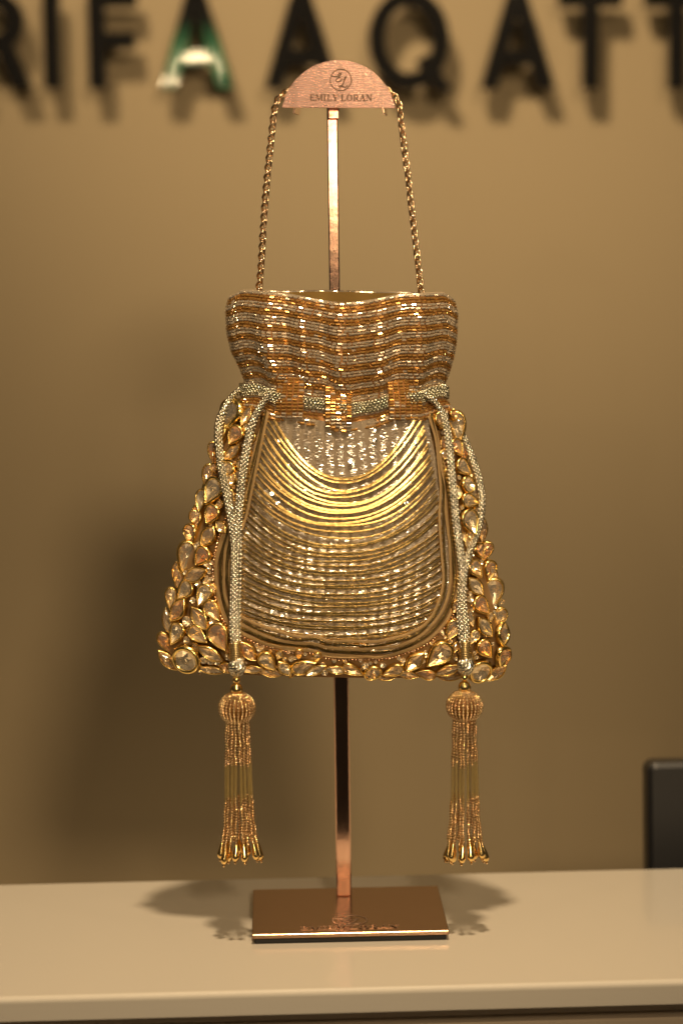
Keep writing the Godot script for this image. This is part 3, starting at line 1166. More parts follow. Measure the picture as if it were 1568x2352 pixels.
func collar_pt(t: float, th: float, out := 0.0) -> Vector3:
	var py := 671.0 + 269.0 * t
	var c := cos(th)
	var s := sin(th)
	var frontness := smoothstep(0.0, 0.35, s)
	var u := signf(c) * pow(absf(c), 2.0 / POW)
	var f := cos(TAU * (u + 0.02) / (0.335 + 0.02 * sin(3.0 * u))) * 0.8 + 0.35 * cos(TAU * (u - 0.1) / 0.71 + t)
	f *= 1.0 - pow(absf(u), 6.0)
	var sag := lerpf(23.0, 43.0, t) * exp(-pow(u / lerpf(0.44, 0.6, t), 2.0)) * frontness + 12.0 * smoothstep(0.88, 1.0, absf(u)) * (1.0 - t)
	sag += (2.5 * sin(th * 9.0 + 1.0) + 2.0 * sin(th * 5.0 + 4.0 * t)) * (0.3 + t) + 3.5 * f * t * (1.2 - t)
	sag += (1.0 - frontness) * 4.0
	var amp := 0.0009 + 0.0030 * sin(clampf(t / 0.82, 0.0, 1.0) * PI * 0.5)
	if t > 0.75: amp *= 1.0 - 0.75 * (t - 0.75) / 0.25
	out += 0.0016 * smoothstep(0.86, 1.0, t)
	var p := ring(py, th, 0.0, sag)
	var mid := at(784, py + sag, ZC)
	var dir := Vector3((p.x - mid.x) * 0.22, 0, p.z - mid.z).normalized()
	return p + dir * (f * amp * (0.2 + 0.8 * absf(s)) + out)


func build_collar(bag: Node3D) -> void:
	var collar := holder("beaded_collar", bag, at(784, 800, ZC))
	var NR := 40
	var rows := []
	for i in 61:
		var row := []
		for j in 241:
			row.append(collar_pt(i / 60.0, TAU * j / 240))
		rows.append(row)
	var m := MB.new()
	m.grid(rows, 1.0, true)
	fix_out(m, at(784, 800, ZC))
	part("backing_cloth", m.done(), M.bead_ground, collar)
	# lining
	rows = []
	for i in 30:
		var row := []
		for j in 121:
			row.append(collar_pt(i / 29.0 * 0.8 - 0.004, TAU * j / 120, -0.0013))
		rows.append(row)
	m = MB.new()
	m.grid(rows, 1.0, true)
	fix_out(m, at(784, 800, ZC))
	for i in m.n.size(): m.n[i] = -m.n[i]
	part("lining", m.done(), M.lining, collar)
	# the rows of bugle beads
	var bead := bugle(0.0026, 0.00078)
	var pattern := "caaccaacccaaccaacccaaccaaccaacccaaccaacaaac"
	var loose := {"a": [], "c": []}
	var singles := 0
	for r in NR:
		var t := (r + 0.3) / NR
		var pts := []
		for j in 721:
			pts.append(collar_pt(t, TAU * j / 720))
		var want := rng.randf() * 0.0025
		var run := 0.0
		for j in 720:
			var d: float = (pts[j + 1] - pts[j]).length()
			run += d
			if run < want: continue
			want += 0.00285 + rng.randf_range(-0.00012, 0.00012)
			var th := TAU * j / 720
			var tan_: Vector3 = (pts[(j + 2) % 720] - pts[(j - 2 + 720) % 720]).normalized()
			var down := collar_pt(minf(t + 0.02, 1.0), th) - collar_pt(t - 0.005, th)
			var n := tan_.cross(down).normalized()
			if n.dot(pts[j] - at(784, 800, ZC)) < 0.0: n = -n
			tan_ = (tan_ + n * rng.randf_range(-0.06, 0.06) + down.normalized() * rng.randf_range(-0.05, 0.05)).normalized()
			var side := n.cross(tan_).normalized()
			n = tan_.cross(side)
			var spin := Basis(tan_, n, tan_.cross(n)) * Basis(Vector3.RIGHT, rng.randf() * TAU)
			var xf := Transform3D(spin.scaled_local(Vector3(rng.randf_range(0.92, 1.04), rng.randf_range(0.92, 1.08), rng.randf_range(0.92, 1.08))), pts[j] + n * 0.0006)
			var kind := pattern[r % pattern.length()]
			if kind == "a" and rng.randf() < 0.03: kind = "c"
			if r >= 11 and r < 18 and sin(th) > 0.25 and singles < 300:
				singles += 1
				part("bugle_bead", bead, M.amber_bead if kind == "a" else M.clear_bead, collar, xf)
			else:
				loose[kind].append(xf)
	# a bead edging on the rim
	for j in 180:
		var th := TAU * j / 180
		var a := collar_pt(0.0, th)
		var b := collar_pt(0.0, th + TAU / 180)
		var tan_ := (b - a).normalized()
		var xf := Transform3D(Basis(tan_, Vector3.UP.cross(tan_).normalized().cross(tan_) * -1.0, Vector3.UP.cross(tan_).normalized()).orthonormalized(), a + Vector3(0, 0.0004, 0))
		if j % 1 == 0: loose["c"].append(xf)
	# belt loops: small beaded straps over the ribbon
	for lp in [[668, 866, 962, 62, -6], [777, 888, 984, 60, 0], [927, 876, 966, 74, 6]]:
		var w: float = lp[3]
		var cols := int(round(w / 11.6))
		var nr := int((lp[2] - lp[1]) / 6.9)
		var strip := []
		for r in nr + 1:
			var row := []
			for c in 9:
				var px: float = lp[0] + lp[4] * (r / float(nr) - 0.5) + (c / 8.0 - 0.5) * w
				var py: float = lp[1] + (lp[2] - lp[1]) * r / nr
				var arch := sin(PI * clampf(r / float(nr), 0, 1))
				row.append(lift(px, py, 0.9 + 2.2 * arch - (0.9 if c == 0 or c == 8 else 0.0)))
			strip.append(row)
		var sm := MB.new()
		sm.grid(strip, 1.0)
		fix_out(sm, at(784, 900, -0.2))
		part("belt_loop", sm.done(), M.bead_ground, collar)
		for r in nr:
			for c in cols:
				var px: float = lp[0] + lp[4] * (r / float(nr) - 0.5) + ((c + 0.5) / cols - 0.5) * w + rng.randf_range(-0.6, 0.6)
				var py: float = lp[1] + (lp[2] - lp[1]) * (r + 0.5) / nr
				var arch := sin(PI * (r + 0.5) / nr)
				var p := lift(px, py, 1.5 + 2.2 * arch)
				var n := normal_on(px, py)
				var tan_ := (lift(px + 4, py, 2.2) - lift(px - 4, py, 2.2)).normalized()
				tan_ = (tan_ + Vector3(0, rng.randf_range(-0.06, 0.06), 0)).normalized()
				var b := Basis(tan_, n, tan_.cross(n)).orthonormalized() * Basis(Vector3.RIGHT, rng.randf() * TAU)
				loose["c" if r >= nr - 2 and rng.randf() < 0.8 or rng.randf() < 0.12 else "a"].append(Transform3D(b, p))
	var root := whole(collar).affine_inverse()
	for kind in loose:
		var mm := MultiMesh.new()
		mm.transform_format = MultiMesh.TRANSFORM_3D
		mm.mesh = bead
		mm.instance_count = loose[kind].size()
		for i in loose[kind].size():
			mm.set_instance_transform(i, loose[kind][i])
		var mi := MultiMeshInstance3D.new()
		mi.name = "amber_bead_rows" if kind == "a" else "clear_bead_rows"
		mi.multimesh = mm
		mi.material_override = M.amber_bead if kind == "a" else M.clear_bead
		mi.set_meta("kind", "stuff")
		collar.add_child(mi, true)
		mi.transform = root
	# ribbon threaded through the loops, all round the waist
	var rp := []
	var rn := []
	for j in 181:
		var th := TAU * j / 180
		var t := 0.82
		var p := collar_pt(t, th, 0.0022)
		var q := collar_pt(t, th + 0.03) - collar_pt(t, th - 0.03)
		var n := q.cross(Vector3.UP).normalized()
		if n.dot(p - at(784, 880, ZC)) < 0: n = -n
		rp.append(p)
		rn.append(n)
	var bm := MB.new()
	braid(bm, rp, rn, 0.0074, 0.0014, 5, 0.0020, false)
	part("waist_ribbon", bm.done(), M.ribbon_braid, bag)


func bugle(L: float, r: float) -> ArrayMesh:
	var m := MB.new()
	var rows := []
	for q in [[-0.5, 0.45], [-0.5, 0.78], [-0.44, 1.0], [0.44, 1.0], [0.5, 0.78], [0.5, 0.45]]:
		var row := []
		for j in 8:
			var a := TAU * j / 7
			row.append(Vector3(q[0] * L, q[1] * r * cos(a), q[1] * r * sin(a)))
		rows.append(row)
	for i in 5:
		for j in 7:
			m.flat4(rows[i][j], rows[i][j + 1], rows[i + 1][j + 1], rows[i + 1][j], Vector3.ZERO)
	return m.done()


# left and right ends of the draped chains, and the bead trim round the panel
var ends_l := [[940, 630], [1000, 603], [1100, 568], [1183, 555], [1250, 549], [1320, 546], [1400, 552], [1440, 566], [1480, 610]]
var ends_r := [[940, 962], [966, 968], [1095, 995], [1212, 1015], [1300, 1021], [1373, 1018], [1417, 998], [1450, 960], [1480, 920]]
var trim := [[612, 940], [588, 1030], [556, 1110], [522, 1188], [499, 1255], [491, 1310], [497, 1375], [517, 1430], [554, 1460], [616, 1485], [671, 1498], [714, 1499], [752, 1510], [800, 1513], [846, 1512], [877, 1512], [922, 1502], [966, 1487], [1002, 1460], [1037, 1415], [1054, 1350], [1052, 1260], [1046, 1180], [1034, 1110], [1020, 1066], [1003, 1004], [988, 946]]


func build_panel(bag: Node3D) -> void:
	# the shining cloth
	var rows := []
	for i in 70:
		var row := []
		var ry := 930.0 + 570.0 * i / 69.0
		var xl := interp(ends_l, ry) - 14.0
		var xr := interp(ends_r, ry) + 14.0
		if ry > 1440.0:
			xl = lerpf(xl, 640.0, (ry - 1440.0) / 60.0)
			xr = lerpf(xr, 900.0, (ry - 1440.0) / 60.0)
		for j in 141:
			var px := lerpf(xl, xr, j / 140.0)
			var py := lerpf(928.0 + 43.0 * exp(-pow((px - 785.0) / 140.0, 2.0)), 1500.0, i / 69.0)
			var ple := sin((px - 780.0) / 25.0 * TAU + 1.5 * sin(py / 70.0)) * 0.38 * clampf((1160.0 - py) / 160.0, 0.12, 1.0) + sin(px / 41.0 + py / 60.0) * 0.15
			row.append(lift(px, py, 0.7 + ple))
		rows.append(row)
	var m := MB.new()
	m.grid(rows, 1.0)
	fix_out(m, at(784, 1200, -0.3))
	part("drape_panel", m.done(), M.lame, bag)
	# swags of chain
	var N := 38
	var swag := [1100.0, 1107.0, 1126.0, 1131.0, 1142.0, 1156.0, 1161.0, 1172.0, 1177.0, 1191.0, 1203.0, 1208.0, 1222.0, 1236.0]
	for i in N:
		var t := i / (N - 1.0)
		var ay := 950.0 + 512.0 * t + rng.randf_range(-2.5, 2.5)
		var by := ay + rng.randf_range(-4.0, 4.0) - 4.0
		var my: float = swag[i] if i < swag.size() else 1249.0 + 240.0 * (i - 14.0) / (N - 15.0) + [0.0, -1.5, 2.4, -2.2, 1.2, 2.6, -2.8, 1.5, -1.0][i % 9] + rng.randf_range(-1.0, 1.0)
		var xl := interp(ends_l, ay)
		var xr := interp(ends_r, by)
		var pw := lerpf(2.1, 2.9, t)
		var skew := rng.randf_range(-0.05, 0.05)
		var ctrl := []
		for k in 25:
			var u := -1.0 + 2.0 * k / 24.0
			var edge := lerpf(ay, by, (u + 1.0) / 2.0)
			var sagu := 1.0 - pow(absf(u + skew * (1.0 - u * u)), pw)
			ctrl.append([lerpf(xl, xr, (u + 1.0) / 2.0), edge + (my - (ay + by) / 2.0) * sagu + sin(u * 5.0 + i) * 1.0])
		chain_on(bag, ctrl, 0.85 + 0.2 * (i % 3) + (0.6 if i < 14 else 0.0), (0.0014 if i in [0, 3, 7, 10] else 0.00105) if i < 14 else 0.00115, M.chain_gold, "draped_chain", 0.34 * maxf(0.0, 1.0 - i / 15.0))
	# rows of metal thread woven into the cloth
	var flake := MB.new()
	flake.flat4(Vector3(-0.00075, 0.00012, 0), Vector3(0.00075, 0.00012, 0), Vector3(0.00075, 0.0, 0.00009), Vector3(-0.00075, 0.0, 0.00009), Vector3(0, 0, -1))
	flake.flat4(Vector3(-0.00075, -0.00012, 0), Vector3(0.00075, -0.00012, 0), Vector3(0.00075, 0.0, 0.00009), Vector3(-0.00075, 0.0, 0.00009), Vector3(0, 0, -1))
	var spots := []
	var ty := 962.0
	while ty < 1490.0:
		ty += 2.5
		var xl := interp(ends_l, ty) - 4.0
		var xr := interp(ends_r, ty) + 4.0
		if ty > 1440.0:
			xl = lerpf(xl, 640.0, (ty - 1440.0) / 60.0)
			xr = lerpf(xr, 900.0, (ty - 1440.0) / 60.0)
		var tx := xl
		while tx < xr:
			tx += rng.randf_range(4.5, 7.5)
			if ty < 992.0 and absf(tx - 785.0) < 130.0 and ty < 962.0 + 30.0 * (1.0 - pow((tx - 785.0) / 130.0, 2.0)): continue
			var ple := sin((tx - 780.0) / 25.0 * TAU + 1.5 * sin(ty / 70.0))
			if ple < -0.55 and rng.randf() < 0.9: continue
			if ty < 1110.0 and (ple < 0.0 or rng.randf() < 0.35): continue
			var n := normal_on(tx, ty)
			n = (n + Vector3(cos((tx - 780.0) / 25.0 * TAU) * -0.15 + rng.randf_range(-0.2, 0.2), rng.randf_range(-0.16, 0.30), 0)).normalized()
			var x := (Vector3.RIGHT + Vector3(0, rng.randf_range(-0.12, 0.12), 0))
			x = (x - n * x.dot(n)).normalized()
			spots.append(Transform3D(Basis(x, n.cross(x), n), lift(tx, ty, 0.85 + 0.38 * ple * clampf((1160.0 - ty) / 160.0, 0.12, 1.0) + sin(tx / 41.0 + ty / 60.0) * 0.15)))
	var tmm := MultiMesh.new()
	tmm.transform_format = MultiMesh.TRANSFORM_3D
	tmm.mesh = flake.done()
	tmm.instance_count = spots.size()
	for i in spots.size():
		tmm.set_instance_transform(i, spots[i])
	var tmi := MultiMeshInstance3D.new()
	tmi.name = "metal_threads"
	tmi.multimesh = tmm
	tmi.material_override = M.silver_thread
	tmi.set_meta("kind", "stuff")
	bag.add_child(tmi, true)
	tmi.transform = whole(bag).affine_inverse()
	# chains gathered along the edge
	for k in 5:
		var d := 9.0 + 8.5 * k
		var ctrl := []
		for q in trim:
			var c := Vector2(775, 1240)
			var v := Vector2(q[0], q[1]) - c
			var s := clampf((q[1] - 960.0) / 200.0, 0.25, 1.0)
			v -= v.normalized() * d * s
			ctrl.append([c.x + v.x + rng.randf_range(-2.6, 2.6), c.y + v.y + rng.randf_range(-2.6, 2.6)])
		chain_on(bag, ctrl, 1.6 + 0.3 * k, [0.0017, 0.0013, 0.0016, 0.0012, 0.0015][k], M.chain_brown if k % 2 == 0 else M.chain_gold, "edge_chain")
	# bead trim
	var tr := holder("bead_trim", bag, on(800, 1512))
	var ball := sphere(0.00082, 12, 8).done()
	var c3 := []
	for q in trim: c3.append(Vector3(q[0], q[1], 0))
	for p in smooth_px(c3, 206):
		part("bead", ball, M.rose_gold, tr, Transform3D(Basis(), lift(p.x, p.y, 0.9 + rng.randf_range(-0.1, 0.2))))
	# rope edging just inside the beads
	var rope := MB.new()
	var core := []
	var cc := []
	for q in trim:
		var v := Vector2(q[0], q[1]) - Vector2(775, 1240)
		v -= v.normalized() * 5.0
		cc.append(Vector3(775 + v.x, 1240 + v.y, 0))
	for p in smooth_px(cc, 300):
		core.append(lift(p.x, p.y, 1.0))
	tube(rope, core, 0.0006, 6, Vector3.BACK)
	part("piping", rope.done(), M.chain_brown, bag)
	# a few sequins caught on the cloth
	var ringm := MB.new()
	ringm.add(lathe([Vector2(0.00045, 0.0), Vector2(0.0006, 0.0002), Vector2(0.00125, 0.0001), Vector2(0.0013, 0.0)], 16), Transform3D(Basis(Vector3.RIGHT, PI / 2), Vector3.ZERO))
	var sq := ringm.done()
	for q in [[804, 1060], [626, 1134], [640, 1155], [644, 1012], [932, 1155], [950, 1020], [700, 1128], [860, 1010]]:
		var sp := on(q[0], q[1])
		var off := 0.02 if q[1] == 1060 or q[1] == 1134 else 0.16
		var n := ((cam_at - sp).normalized() + (Vector3(0.38, 0.93, 1.95) - sp).normalized() + Vector3(rng.randf_range(0.5, 1.0) * off, rng.randf_range(0.5, 1.0) * off, 0)).normalized()
		var x := Vector3.UP.cross(n).normalized()
		part("sequin", sq, M.sequin, bag, Transform3D(Basis(x, n.cross(x), n), lift(q[0], q[1], 1.7)))
	# loose fibres near the bottom edge
	var fib := MB.new()
	for f in [[[762, 1483, 2.5], [768, 1466, 4.0], [785, 1452, 5.0], [806, 1449, 5.0], [820, 1460, 4.0], [828, 1480, 3.0]], [[812, 1440, 3.5], [822, 1458, 5.0], [838, 1478, 4.0]], [[795, 1345, 3.0], [808, 1330, 5.0], [816, 1318, 3.5]]]:
		var pts := []
		for q in f: pts.append(lift(q[0], q[1], q[2]))
		tube(fib, smooth_px(pts, 24), 0.00009, 4)
	part("loose_fibres", fib.done(), M.fibre, bag)


func build_gems(bag: Node3D) -> void:
	gem_list(bag, 600, 1560, 3.92, [["p", 1315, 410, 500, 320, 100], ["m", 1530, 420, 340, 150, 115], ["p", 1370, 725, 330, 230, 125], ["m", 1320, 980, 330, 160, 140], ["p", 1180, 720, 380, 130, 88], ["p", 1000, 990, 360, 170, 85], ["o", 1250, 1240, 250, 230, 0],
		["p", 920, 1370, 420, 200, 95], ["p", 1030, 1600, 450, 290, 120], ["p", 855, 1750, 370, 160, 75], ["m", 790, 2000, 390, 160, 70], ["p", 1010, 1960, 330, 230, 118], ["o", 690, 1975, 200, 150, 90], ["p", 700, 2270, 360, 200, 75], ["m", 950, 2290, 370, 230, 125]])
	gem_list(bag, 600, 2140, 3.92, [["p", 575, 330, 510, 300, 105], ["p", 855, 340, 330, 250, 130], ["m", 405, 570, 320, 120, 95], ["m", 460, 690, 400, 170, 80], ["m", 755, 620, 400, 220, 162], ["p", 590, 880, 350, 240, 138], ["p", 865, 950, 370, 240, 115], ["p", 335, 1000, 370, 180, 90],
		["m", 500, 1180, 420, 230, 132], ["m", 810, 1300, 430, 230, 52], ["p", 1005, 1190, 370, 230, 55], ["m", 270, 1330, 400, 150, 85], ["p", 460, 1550, 380, 230, 120], ["p", 790, 1570, 370, 220, 36], ["p", 1110, 1600, 470, 310, 62], ["p", 245, 1680, 360, 190, 62], ["m", 285, 1950, 430, 200, 48],
		["o", 605, 1925, 450, 400, 80], ["m", 975, 1830, 450, 200, 27], ["m", 970, 2085, 430, 150, 2], ["s", 615, 1345, 140, 0, 0], ["s", 1010, 1340, 120, 0, 0], ["s", 605, 1630, 100, 0, 0], ["s", 860, 1935, 105, 0, 0], ["s", 965, 1950, 105, 0, 0], ["s", 1070, 1965, 95, 0, 0], ["s", 705, 1020, 85, 0, 0], ["s", 905, 725, 105, 0, 0], ["s", 790, 770, 90, 0, 0], ["s", 920, 460, 90, 0, 0]])
	gem_list(bag, 900, 2540, 2.613, [["m", 245, 155, 260, 140, 52], ["p", 455, 255, 230, 160, 52], ["m", 625, 320, 210, 120, 55], ["p", 830, 305, 260, 150, 335], ["m", 950, 345, 230, 105, 152], ["m", 290, 335, 240, 95, 0], ["m", 480, 382, 260, 100, 10], ["m", 30, 320, 170, 120, 20], ["m", 1165, 345, 230, 95, 10], ["p", 1340, 345, 230, 120, 25],
		["s", 360, 135, 60, 0, 0], ["s", 695, 240, 58, 0, 0], ["s", 1460, 300, 72, 0, 0], ["s", 1040, 368, 70, 0, 0], ["s", 160, 255, 50, 0, 0]])
	gem_list(bag, 1450, 2540, 2.57, [["o", 100, 365, 180, 145, 150], ["m", 235, 420, 220, 90, 0], ["p", 310, 345, 220, 125, 155], ["m", 525, 255, 260, 145, 130], ["p", 770, 195, 320, 220, 138], ["m", 460, 400, 220, 90, 12], ["p", 640, 380, 210, 115, 195], ["m", 870, 335, 270, 120, 165], ["m", 885, 420, 270, 95, 3], ["o", 1190, 350, 255, 215, 90], ["m", 1375, 370, 265, 130, 138],
		["s", 410, 245, 55, 0, 0], ["s", 205, 290, 60, 0, 0], ["s", 720, 385, 45, 0, 0]])
	gem_list(bag, 1740, 1600, 4.056, [["p", 365, 440, 520, 260, 83], ["p", 80, 360, 330, 200, 60], ["p", 300, 790, 300, 200, 60], ["p", 450, 830, 420, 180, 92], ["m", 125, 720, 250, 110, 75], ["p", 400, 1110, 300, 220, 25], ["p", 560, 1170, 380, 150, 85], ["o", 470, 1380, 260, 220, 35], ["m", 635, 1430, 420, 160, 85], ["p", 510, 1640, 290, 220, 8], ["p", 530, 1990, 440, 270, 68], ["m", 765, 2090, 420, 160, 92]])
	gem_list(bag, 1740, 2130, 4.056, [["m", 510, 190, 220, 130, 60], ["p", 670, 310, 250, 160, 68], ["p", 815, 300, 330, 200, 110], ["p", 610, 600, 320, 220, 52], ["p", 825, 610, 340, 210, 110], ["p", 935, 990, 520, 310, 96], ["m", 950, 650, 260, 110, 70], ["m", 620, 870, 380, 210, 48], ["p", 720, 1200, 350, 240, 48], ["p", 1025, 1390, 370, 220, 108], ["m", 760, 1530, 400, 210, 50], ["m", 1025, 1650, 400, 210, 112],
		["m", 560, 1380, 300, 110, 80], ["p", 260, 1580, 350, 230, 120], ["p", 1030, 1990, 340, 240, 115], ["p", 770, 1880, 350, 240, 50], ["p", 590, 1700, 280, 160, 130], ["m", 310, 1850, 200, 120, 110], ["m", 1165, 2000, 300, 130, 100], ["s", 540, 1075, 100, 0, 0], ["s", 665, 1690, 65, 0, 0], ["s", 1105, 1780, 95, 0, 0], ["s", 220, 1750, 85, 0, 0], ["s", 1090, 1120, 80, 0, 0]])
	# smaller stones and beads in the gaps
	var field := PackedVector2Array()
	for q in trim: field.append(Vector2(q[0], q[1]))
	for size in [[2500, 0.0086, 0.0055], [2500, 0.0062, 0.0042], [4000, 0.0022, 0.0022]]:
		for k in size[0]:
			var px := rng.randf_range(375.0, 1165.0)
			var py := rng.randf_range(940.0, 1545.0)
			var p := prof(py)
			if py < 1000.0 and px > 575.0 and px < 1005.0: continue
			if px < p.x + 6.0 or px > p.y - 6.0 or Geometry2D.is_point_in_polygon(Vector2(px, py), field): continue
			var reach: float = (size[1] + size[2]) * 1000.0
			var free := true
			for g in gems:
				if Vector2(g.x - px, g.y - py).length() < (g.z + reach) * 0.74:
					free = false
					break
			if not free: continue
			var near := 99.0
			for q in trim: near = minf(near, Vector2(q[0] - px, q[1] - py).length())
			if near < reach + 3.0: continue
			if reach < 5.0: place_gem(bag, "s", px, py, 0.0022, 0.0, 0.0)
			else: place_gem(bag, ["p", "m", "m"][rng.randi() % 3], px, py, size[1], size[2], rng.randf_range(40.0, 140.0))
	# stones turning round the sides towards the back
	for side in 2:
		for k in 15:
			var py := 985.0 + k * 38.0
			for a in [-14.0, -40.0]:
				var th := deg_to_rad(a) if side == 1 else deg_to_rad(180.0 - a)
				var p := ring(py + (12.0 if a < -20.0 else 0.0), th)
				var q := ring(py, th + 0.05) - ring(py, th - 0.05)
				var n := q.cross(Vector3.UP).normalized()
				if n.dot(p - at(770, py, ZC)) < 0.0: n = -n
				var dir := (Vector3(rng.randf_range(-0.4, 0.4), -1, rng.randf_range(-0.4, 0.4)))
				dir = (dir - n * dir.dot(n)).normalized()
				var kind: String = ["p", "m", "p", "o"][rng.randi() % 4]
				var t := Transform3D(Basis(dir, n.cross(dir), n), p + n * 0.0002)
				var L := 0.0125
				var s := part("stone_setting", bezel_mesh(kind, L, 0.0078, 0.0028), M.bezel_gold, bag, t)
				part("crystal", crystal_mesh(kind, L, 0.0078, 0.0028, 0.1), [M.foil, M.crystal], s, t)


func build_handle(bag: Node3D) -> void:
	var h := holder("chain_handle", bag, at(620, 400, ZC))
	var loop := []
	for i in 20:
		var a := TAU * i / 20
		loop.append(Vector3(0.0018 * cos(a) * (1.0 - 0.25 * sin(a)), 0.0027 * sin(a), 0.0004 * sin(2 * a)))
	var lm := MB.new()
	tube(lm, loop, 0.00052, 7, Vector3.BACK, true)
	var link := lm.done()
	var over := []
	for i in 9:
		var a := PI - PI * i / 8.0
		over.append([778 + 128 * cos(a), 266 - 122 * sin(a)])
	var ctrl := [[596, 684], [595, 668], [600, 610], [606, 510], [613, 420], [622, 330], [628, 275], [633, 244], [641, 226]]
	for q in [[660, 210], [690, 192], [730, 180], [778, 176], [825, 180], [866, 193], [894, 211]]: ctrl.append(q)
	ctrl.append_array([[910, 228], [917, 246], [921, 285], [928, 340], [937, 410], [946, 490], [956, 575], [965, 655], [967, 686]])
	var c3 := []
	for q in ctrl:
		c3.append(at(q[0], q[1], ZC))
	var L := path_length(c3)
	var n := int(L / 0.0027)
	var pts := smooth_px(c3, n)
	for i in n:
		var t: Vector3 = (pts[mini(i + 1, n - 1)] - pts[maxi(i - 1, 0)]).normalized()
		var b := Vector3.BACK
		b = (b - t * b.dot(t)).normalized()
		var a := [0.75, -0.75][i % 2] as float
		var base := Basis(b.cross(t), t, b) * Basis(Vector3.UP, a + rng.randf_range(-0.12, 0.12))
		base = base * Basis(Vector3.RIGHT, 0.22)
		part("chain_link", link, M.link_gold, h, Transform3D(base.orthonormalized(), pts[i]))


func cord(bag: Node3D, called: String, ctrl: Array, width: float, thick := 0.0022, strands := 8) -> void:
	var n := 120
	var pts := cord_points(ctrl, n)
	var nrm := []
	for i in n:
		nrm.append(Vector3(0.25 * sin(i * 0.06), 0, 1).normalized())
	var m := MB.new()
	braid(m, pts, nrm, width, thick, 4, 0.0023)
	part(called, m.done(), M.silver_braid, bag)


func build_cords(bag: Node3D) -> void:
	# left pair
	cord(bag, "drawstring", [[557, 894, 2.0], [540, 904, 3.5], [517, 936, 6.0], [502, 982, 7.5], [506, 1054, 7.0], [517, 1115, 6.5], [531, 1187, 6.0], [540, 1259, 5.5], [538, 1362, 5.5], [536, 1440, 6.0], [541, 1490, 7.0]], 0.0049)
	cord(bag, "drawstring", [[634, 892, 3.5], [609, 917, 4.5], [580, 972, 5.0], [564, 1044, 5.0], [553, 1126, 4.8], [548, 1200, 4.6], [547, 1290, 4.2], [545, 1380, 4.2], [544, 1440, 5.0], [545, 1490, 6.0]], 0.0049)
	# right pair
	cord(bag, "drawstring", [[971, 906, 3.5], [1000, 926, 4.5], [1020, 962, 5.0], [1030, 1023, 5.0], [1038, 1105, 5.0], [1047, 1198, 5.0], [1057, 1270, 5.0], [1062, 1316, 5.0], [1058, 1370, 5.0], [1057, 1430, 5.5], [1064, 1490, 7.0]], 0.0047)
	cord(bag, "drawstring", [[1040, 960, -2.0], [1063, 1000, 2.0], [1084, 1054, 3.0], [1101, 1110, 4.0], [1106, 1160, 5.0], [1098, 1212, 5.5], [1079, 1264, 5.5], [1067, 1308, 5.5], [1063, 1345, 6.0], [1064, 1390, 6.0], [1069, 1440, 6.5], [1068, 1490, 7.0]], 0.0042)
	for side in 2:
		var kx := 542.0 if side == 0 else 1066.0
		var ky := 1498.0 if side == 0 else 1496.0
		var p := on(kx, ky) + Vector3(0, 0, 0.0066)
		# whipping
		var w := MB.new()
		var pts := []
		for i in 13 * 12 + 1:
			var a := TAU * i / 12.0
			var y := 0.0065 - 0.0130 * i / 156.0
			pts.append(p + Vector3(0.0032 * cos(a) * (1.0 - 0.1 * absf(y / 0.0065)), y, 0.0026 * sin(a)))
		tube(w, pts, 0.00058, 6, Vector3.UP)
		var inner := lathe([Vector2(0.0005, 0.0075), Vector2(0.0030, 0.0065), Vector2(0.0030, -0.0065), Vector2(0.0005, -0.0075)], 16)
		w.add(inner, Transform3D(Basis(), p))
		part("whipping", w.done(), M.gold_thread, bag)
		# knot
		var q := at(kx + 2.0, ky + 33.0, p.z)
		var kn := MB.new()
		for loop in 5:
			var lp := []
			for i in 33:
				var a := TAU * i / 32.0
				var b := Basis(Vector3(1, 0.3 * loop, 0.4).normalized(), loop * 0.63)
				lp.append(q + b * Vector3(0.0040 * cos(a), 0.0040 * sin(a) * 0.95, 0.0014 * sin(a * 3.0 + loop)))
			var up: Vector3 = Vector3.BACK
			tube(kn, lp, 0.00115, 7, up)
		for strand in 14:
			var lp := []
			for i in 20:
				var a := PI * i / 19.0
				var ph := strand * 0.449 + a * 0.5
				lp.append(q + Vector3(0.0042 * sin(a) * cos(ph), 0.0056 * cos(a), 0.0040 * sin(a) * sin(ph)))
			tube(kn, lp, 0.00055, 5, Vector3.BACK)
		kn.add(sphere(0.0037, 14, 10), Transform3D(Basis.from_scale(Vector3(1, 1.25, 1)), q))
		part("knot", kn.done(), M.silver_braid, bag)
		build_tassel(bag, side, q.z)


func bead_string(m: MB, pts: Array, r: float) -> void:
	var ball := sphere(r, 8, 5)
	for p in pts:
		var s := rng.randf_range(0.9, 1.1)
		m.add(ball, Transform3D(Basis.from_euler(Vector3(rng.randf(), rng.randf(), rng.randf())).scaled(Vector3(s, s * 0.95, s)), p))


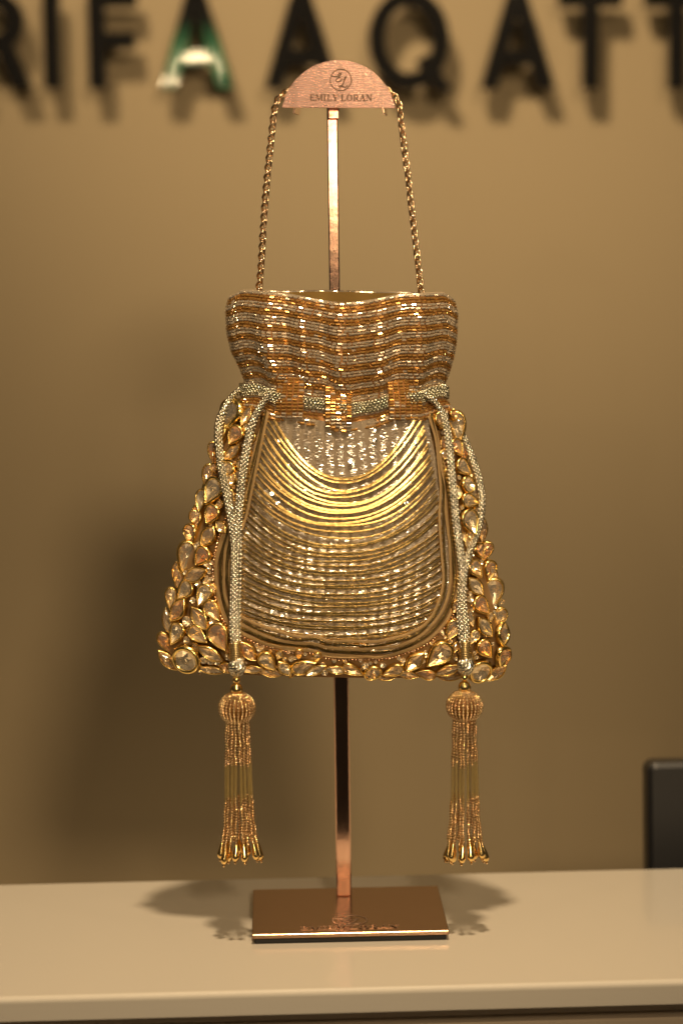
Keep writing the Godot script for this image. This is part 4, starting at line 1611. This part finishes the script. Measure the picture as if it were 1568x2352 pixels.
func build_tassel(bag: Node3D, side: int, z: float) -> void:
	var x0 := 543.0 if side == 0 else 1066.0
	var tas := holder("tassel", bag, at(x0, 1560, z))
	var lean := 8.0 if side == 0 else 1.0   # picture pixels over the length of the tassel
	var X := func(py: float) -> float: return x0 + lean * (py - 1560.0) / 420.0
	var small := at(x0, 1562 if side == 0 else 1556, z)
	part("gold_bead", sphere(0.00225, 20, 12).done(), M.gold, tas, Transform3D(Basis(), small))
	part("gold_bead", sphere(0.0036, 24, 14).done(), M.gold, tas, Transform3D(Basis(), at(x0, 1583 if side == 0 else 1578, z)))
	var bc := at(X.call(1626.0), 1626 if side == 0 else 1622, z)
	part("ball_core", sphere(0.0086, 24, 14).done(), M.bead_ground, tas, Transform3D(Basis.from_scale(Vector3(1, 0.84, 1)), bc))
	for c in 26:
		var m := MB.new()
		var pts := []
		for i in 15:
			var th := 0.20 + (PI - 0.50) * i / 14.0
			var ph := TAU * c / 26.0 + rng.randf_range(-0.01, 0.01)
			pts.append(bc + Vector3(0.0099 * sin(th) * cos(ph), 0.0087 * cos(th), 0.0099 * sin(th) * sin(ph)))
		bead_string(m, pts, 0.00090)
		part("bead_strand", m.done(), M.seed_bead, tas)
	# strands: seed beads, a long glass tube, seed beads, a gold drop
	var drop := lathe([Vector2(0.0001, 0.0050), Vector2(0.0007, 0.0049), Vector2(0.0009, 0.0040), Vector2(0.00155, 0.0009), Vector2(0.00205, -0.0018), Vector2(0.0021, -0.0029), Vector2(0.0017, -0.0041), Vector2(0.0010, -0.0048), Vector2(0.0001, -0.0051)], 20).done()
	var endb := sphere(0.00085, 10, 7).done()
	var n := 23
	for c in n:
		var inner := c >= 17
		var ph := TAU * c / 17.0 + 0.2 + rng.randf_range(-0.06, 0.06) if not inner else TAU * c / 6.0
		var k := 0.55 if inner else 1.0
		var dxm := rng.randf_range(-0.0007, 0.0007)
		var drop_y := rng.randf_range(-8.0, 8.0)
		var y1 := 1752.0 + rng.randf_range(-6.0, 10.0)
		var y2 := 1838.0 + rng.randf_range(-12.0, 10.0)
		var y3 := 1936.0 + drop_y
		var where := func(py: float) -> Vector3:
			var f := clampf((py - 1660.0) / 290.0, 0.0, 1.0)
			var rad := 0.0062 + 0.0004 * sin(f * PI) + 0.0008 * f + 0.0034 * pow(f, 5.0)
			var q := at(X.call(py), py, z)
			return q + Vector3(rad * k * cos(ph) + dxm * f + 0.00025 * sin(py * 0.11 + c), 0, rad * k * sin(ph))
		var m := MB.new()
		var pts := []
		var py := 1656.0
		while py < y1:
			pts.append(where.call(py))
			py += 6.3
		bead_string(m, pts, 0.00088)
		part("bead_strand", m.done(), M.seed_bead, tas)
		var g := MB.new()
		tube(g, [where.call(py - 3.0), where.call(y2 - 1.0)], 0.0008, 8)
		part("glass_tube", g.done(), M.bugle_glass, tas)
		m = MB.new()
		pts = []
		py = y2
		while py < y3:
			pts.append(where.call(py))
			py += 6.3
		bead_string(m, pts, 0.00088)
		part("bead_strand", m.done(), M.seed_bead, tas)
		if inner and c % 3 or not inner and c % 3 == 2: continue
		var a: Vector3 = where.call(y3)
		var dn: Vector3 = (where.call(y3) - where.call(y3 - 14.0)).normalized()
		var rx := Basis(Quaternion(Vector3.DOWN, dn))
		part("drop", drop, M.gold, tas, Transform3D(rx, a + dn * 0.0044))
		part("end_bead", endb, M.seed_bead, tas, Transform3D(Basis(), a + dn * 0.0102))
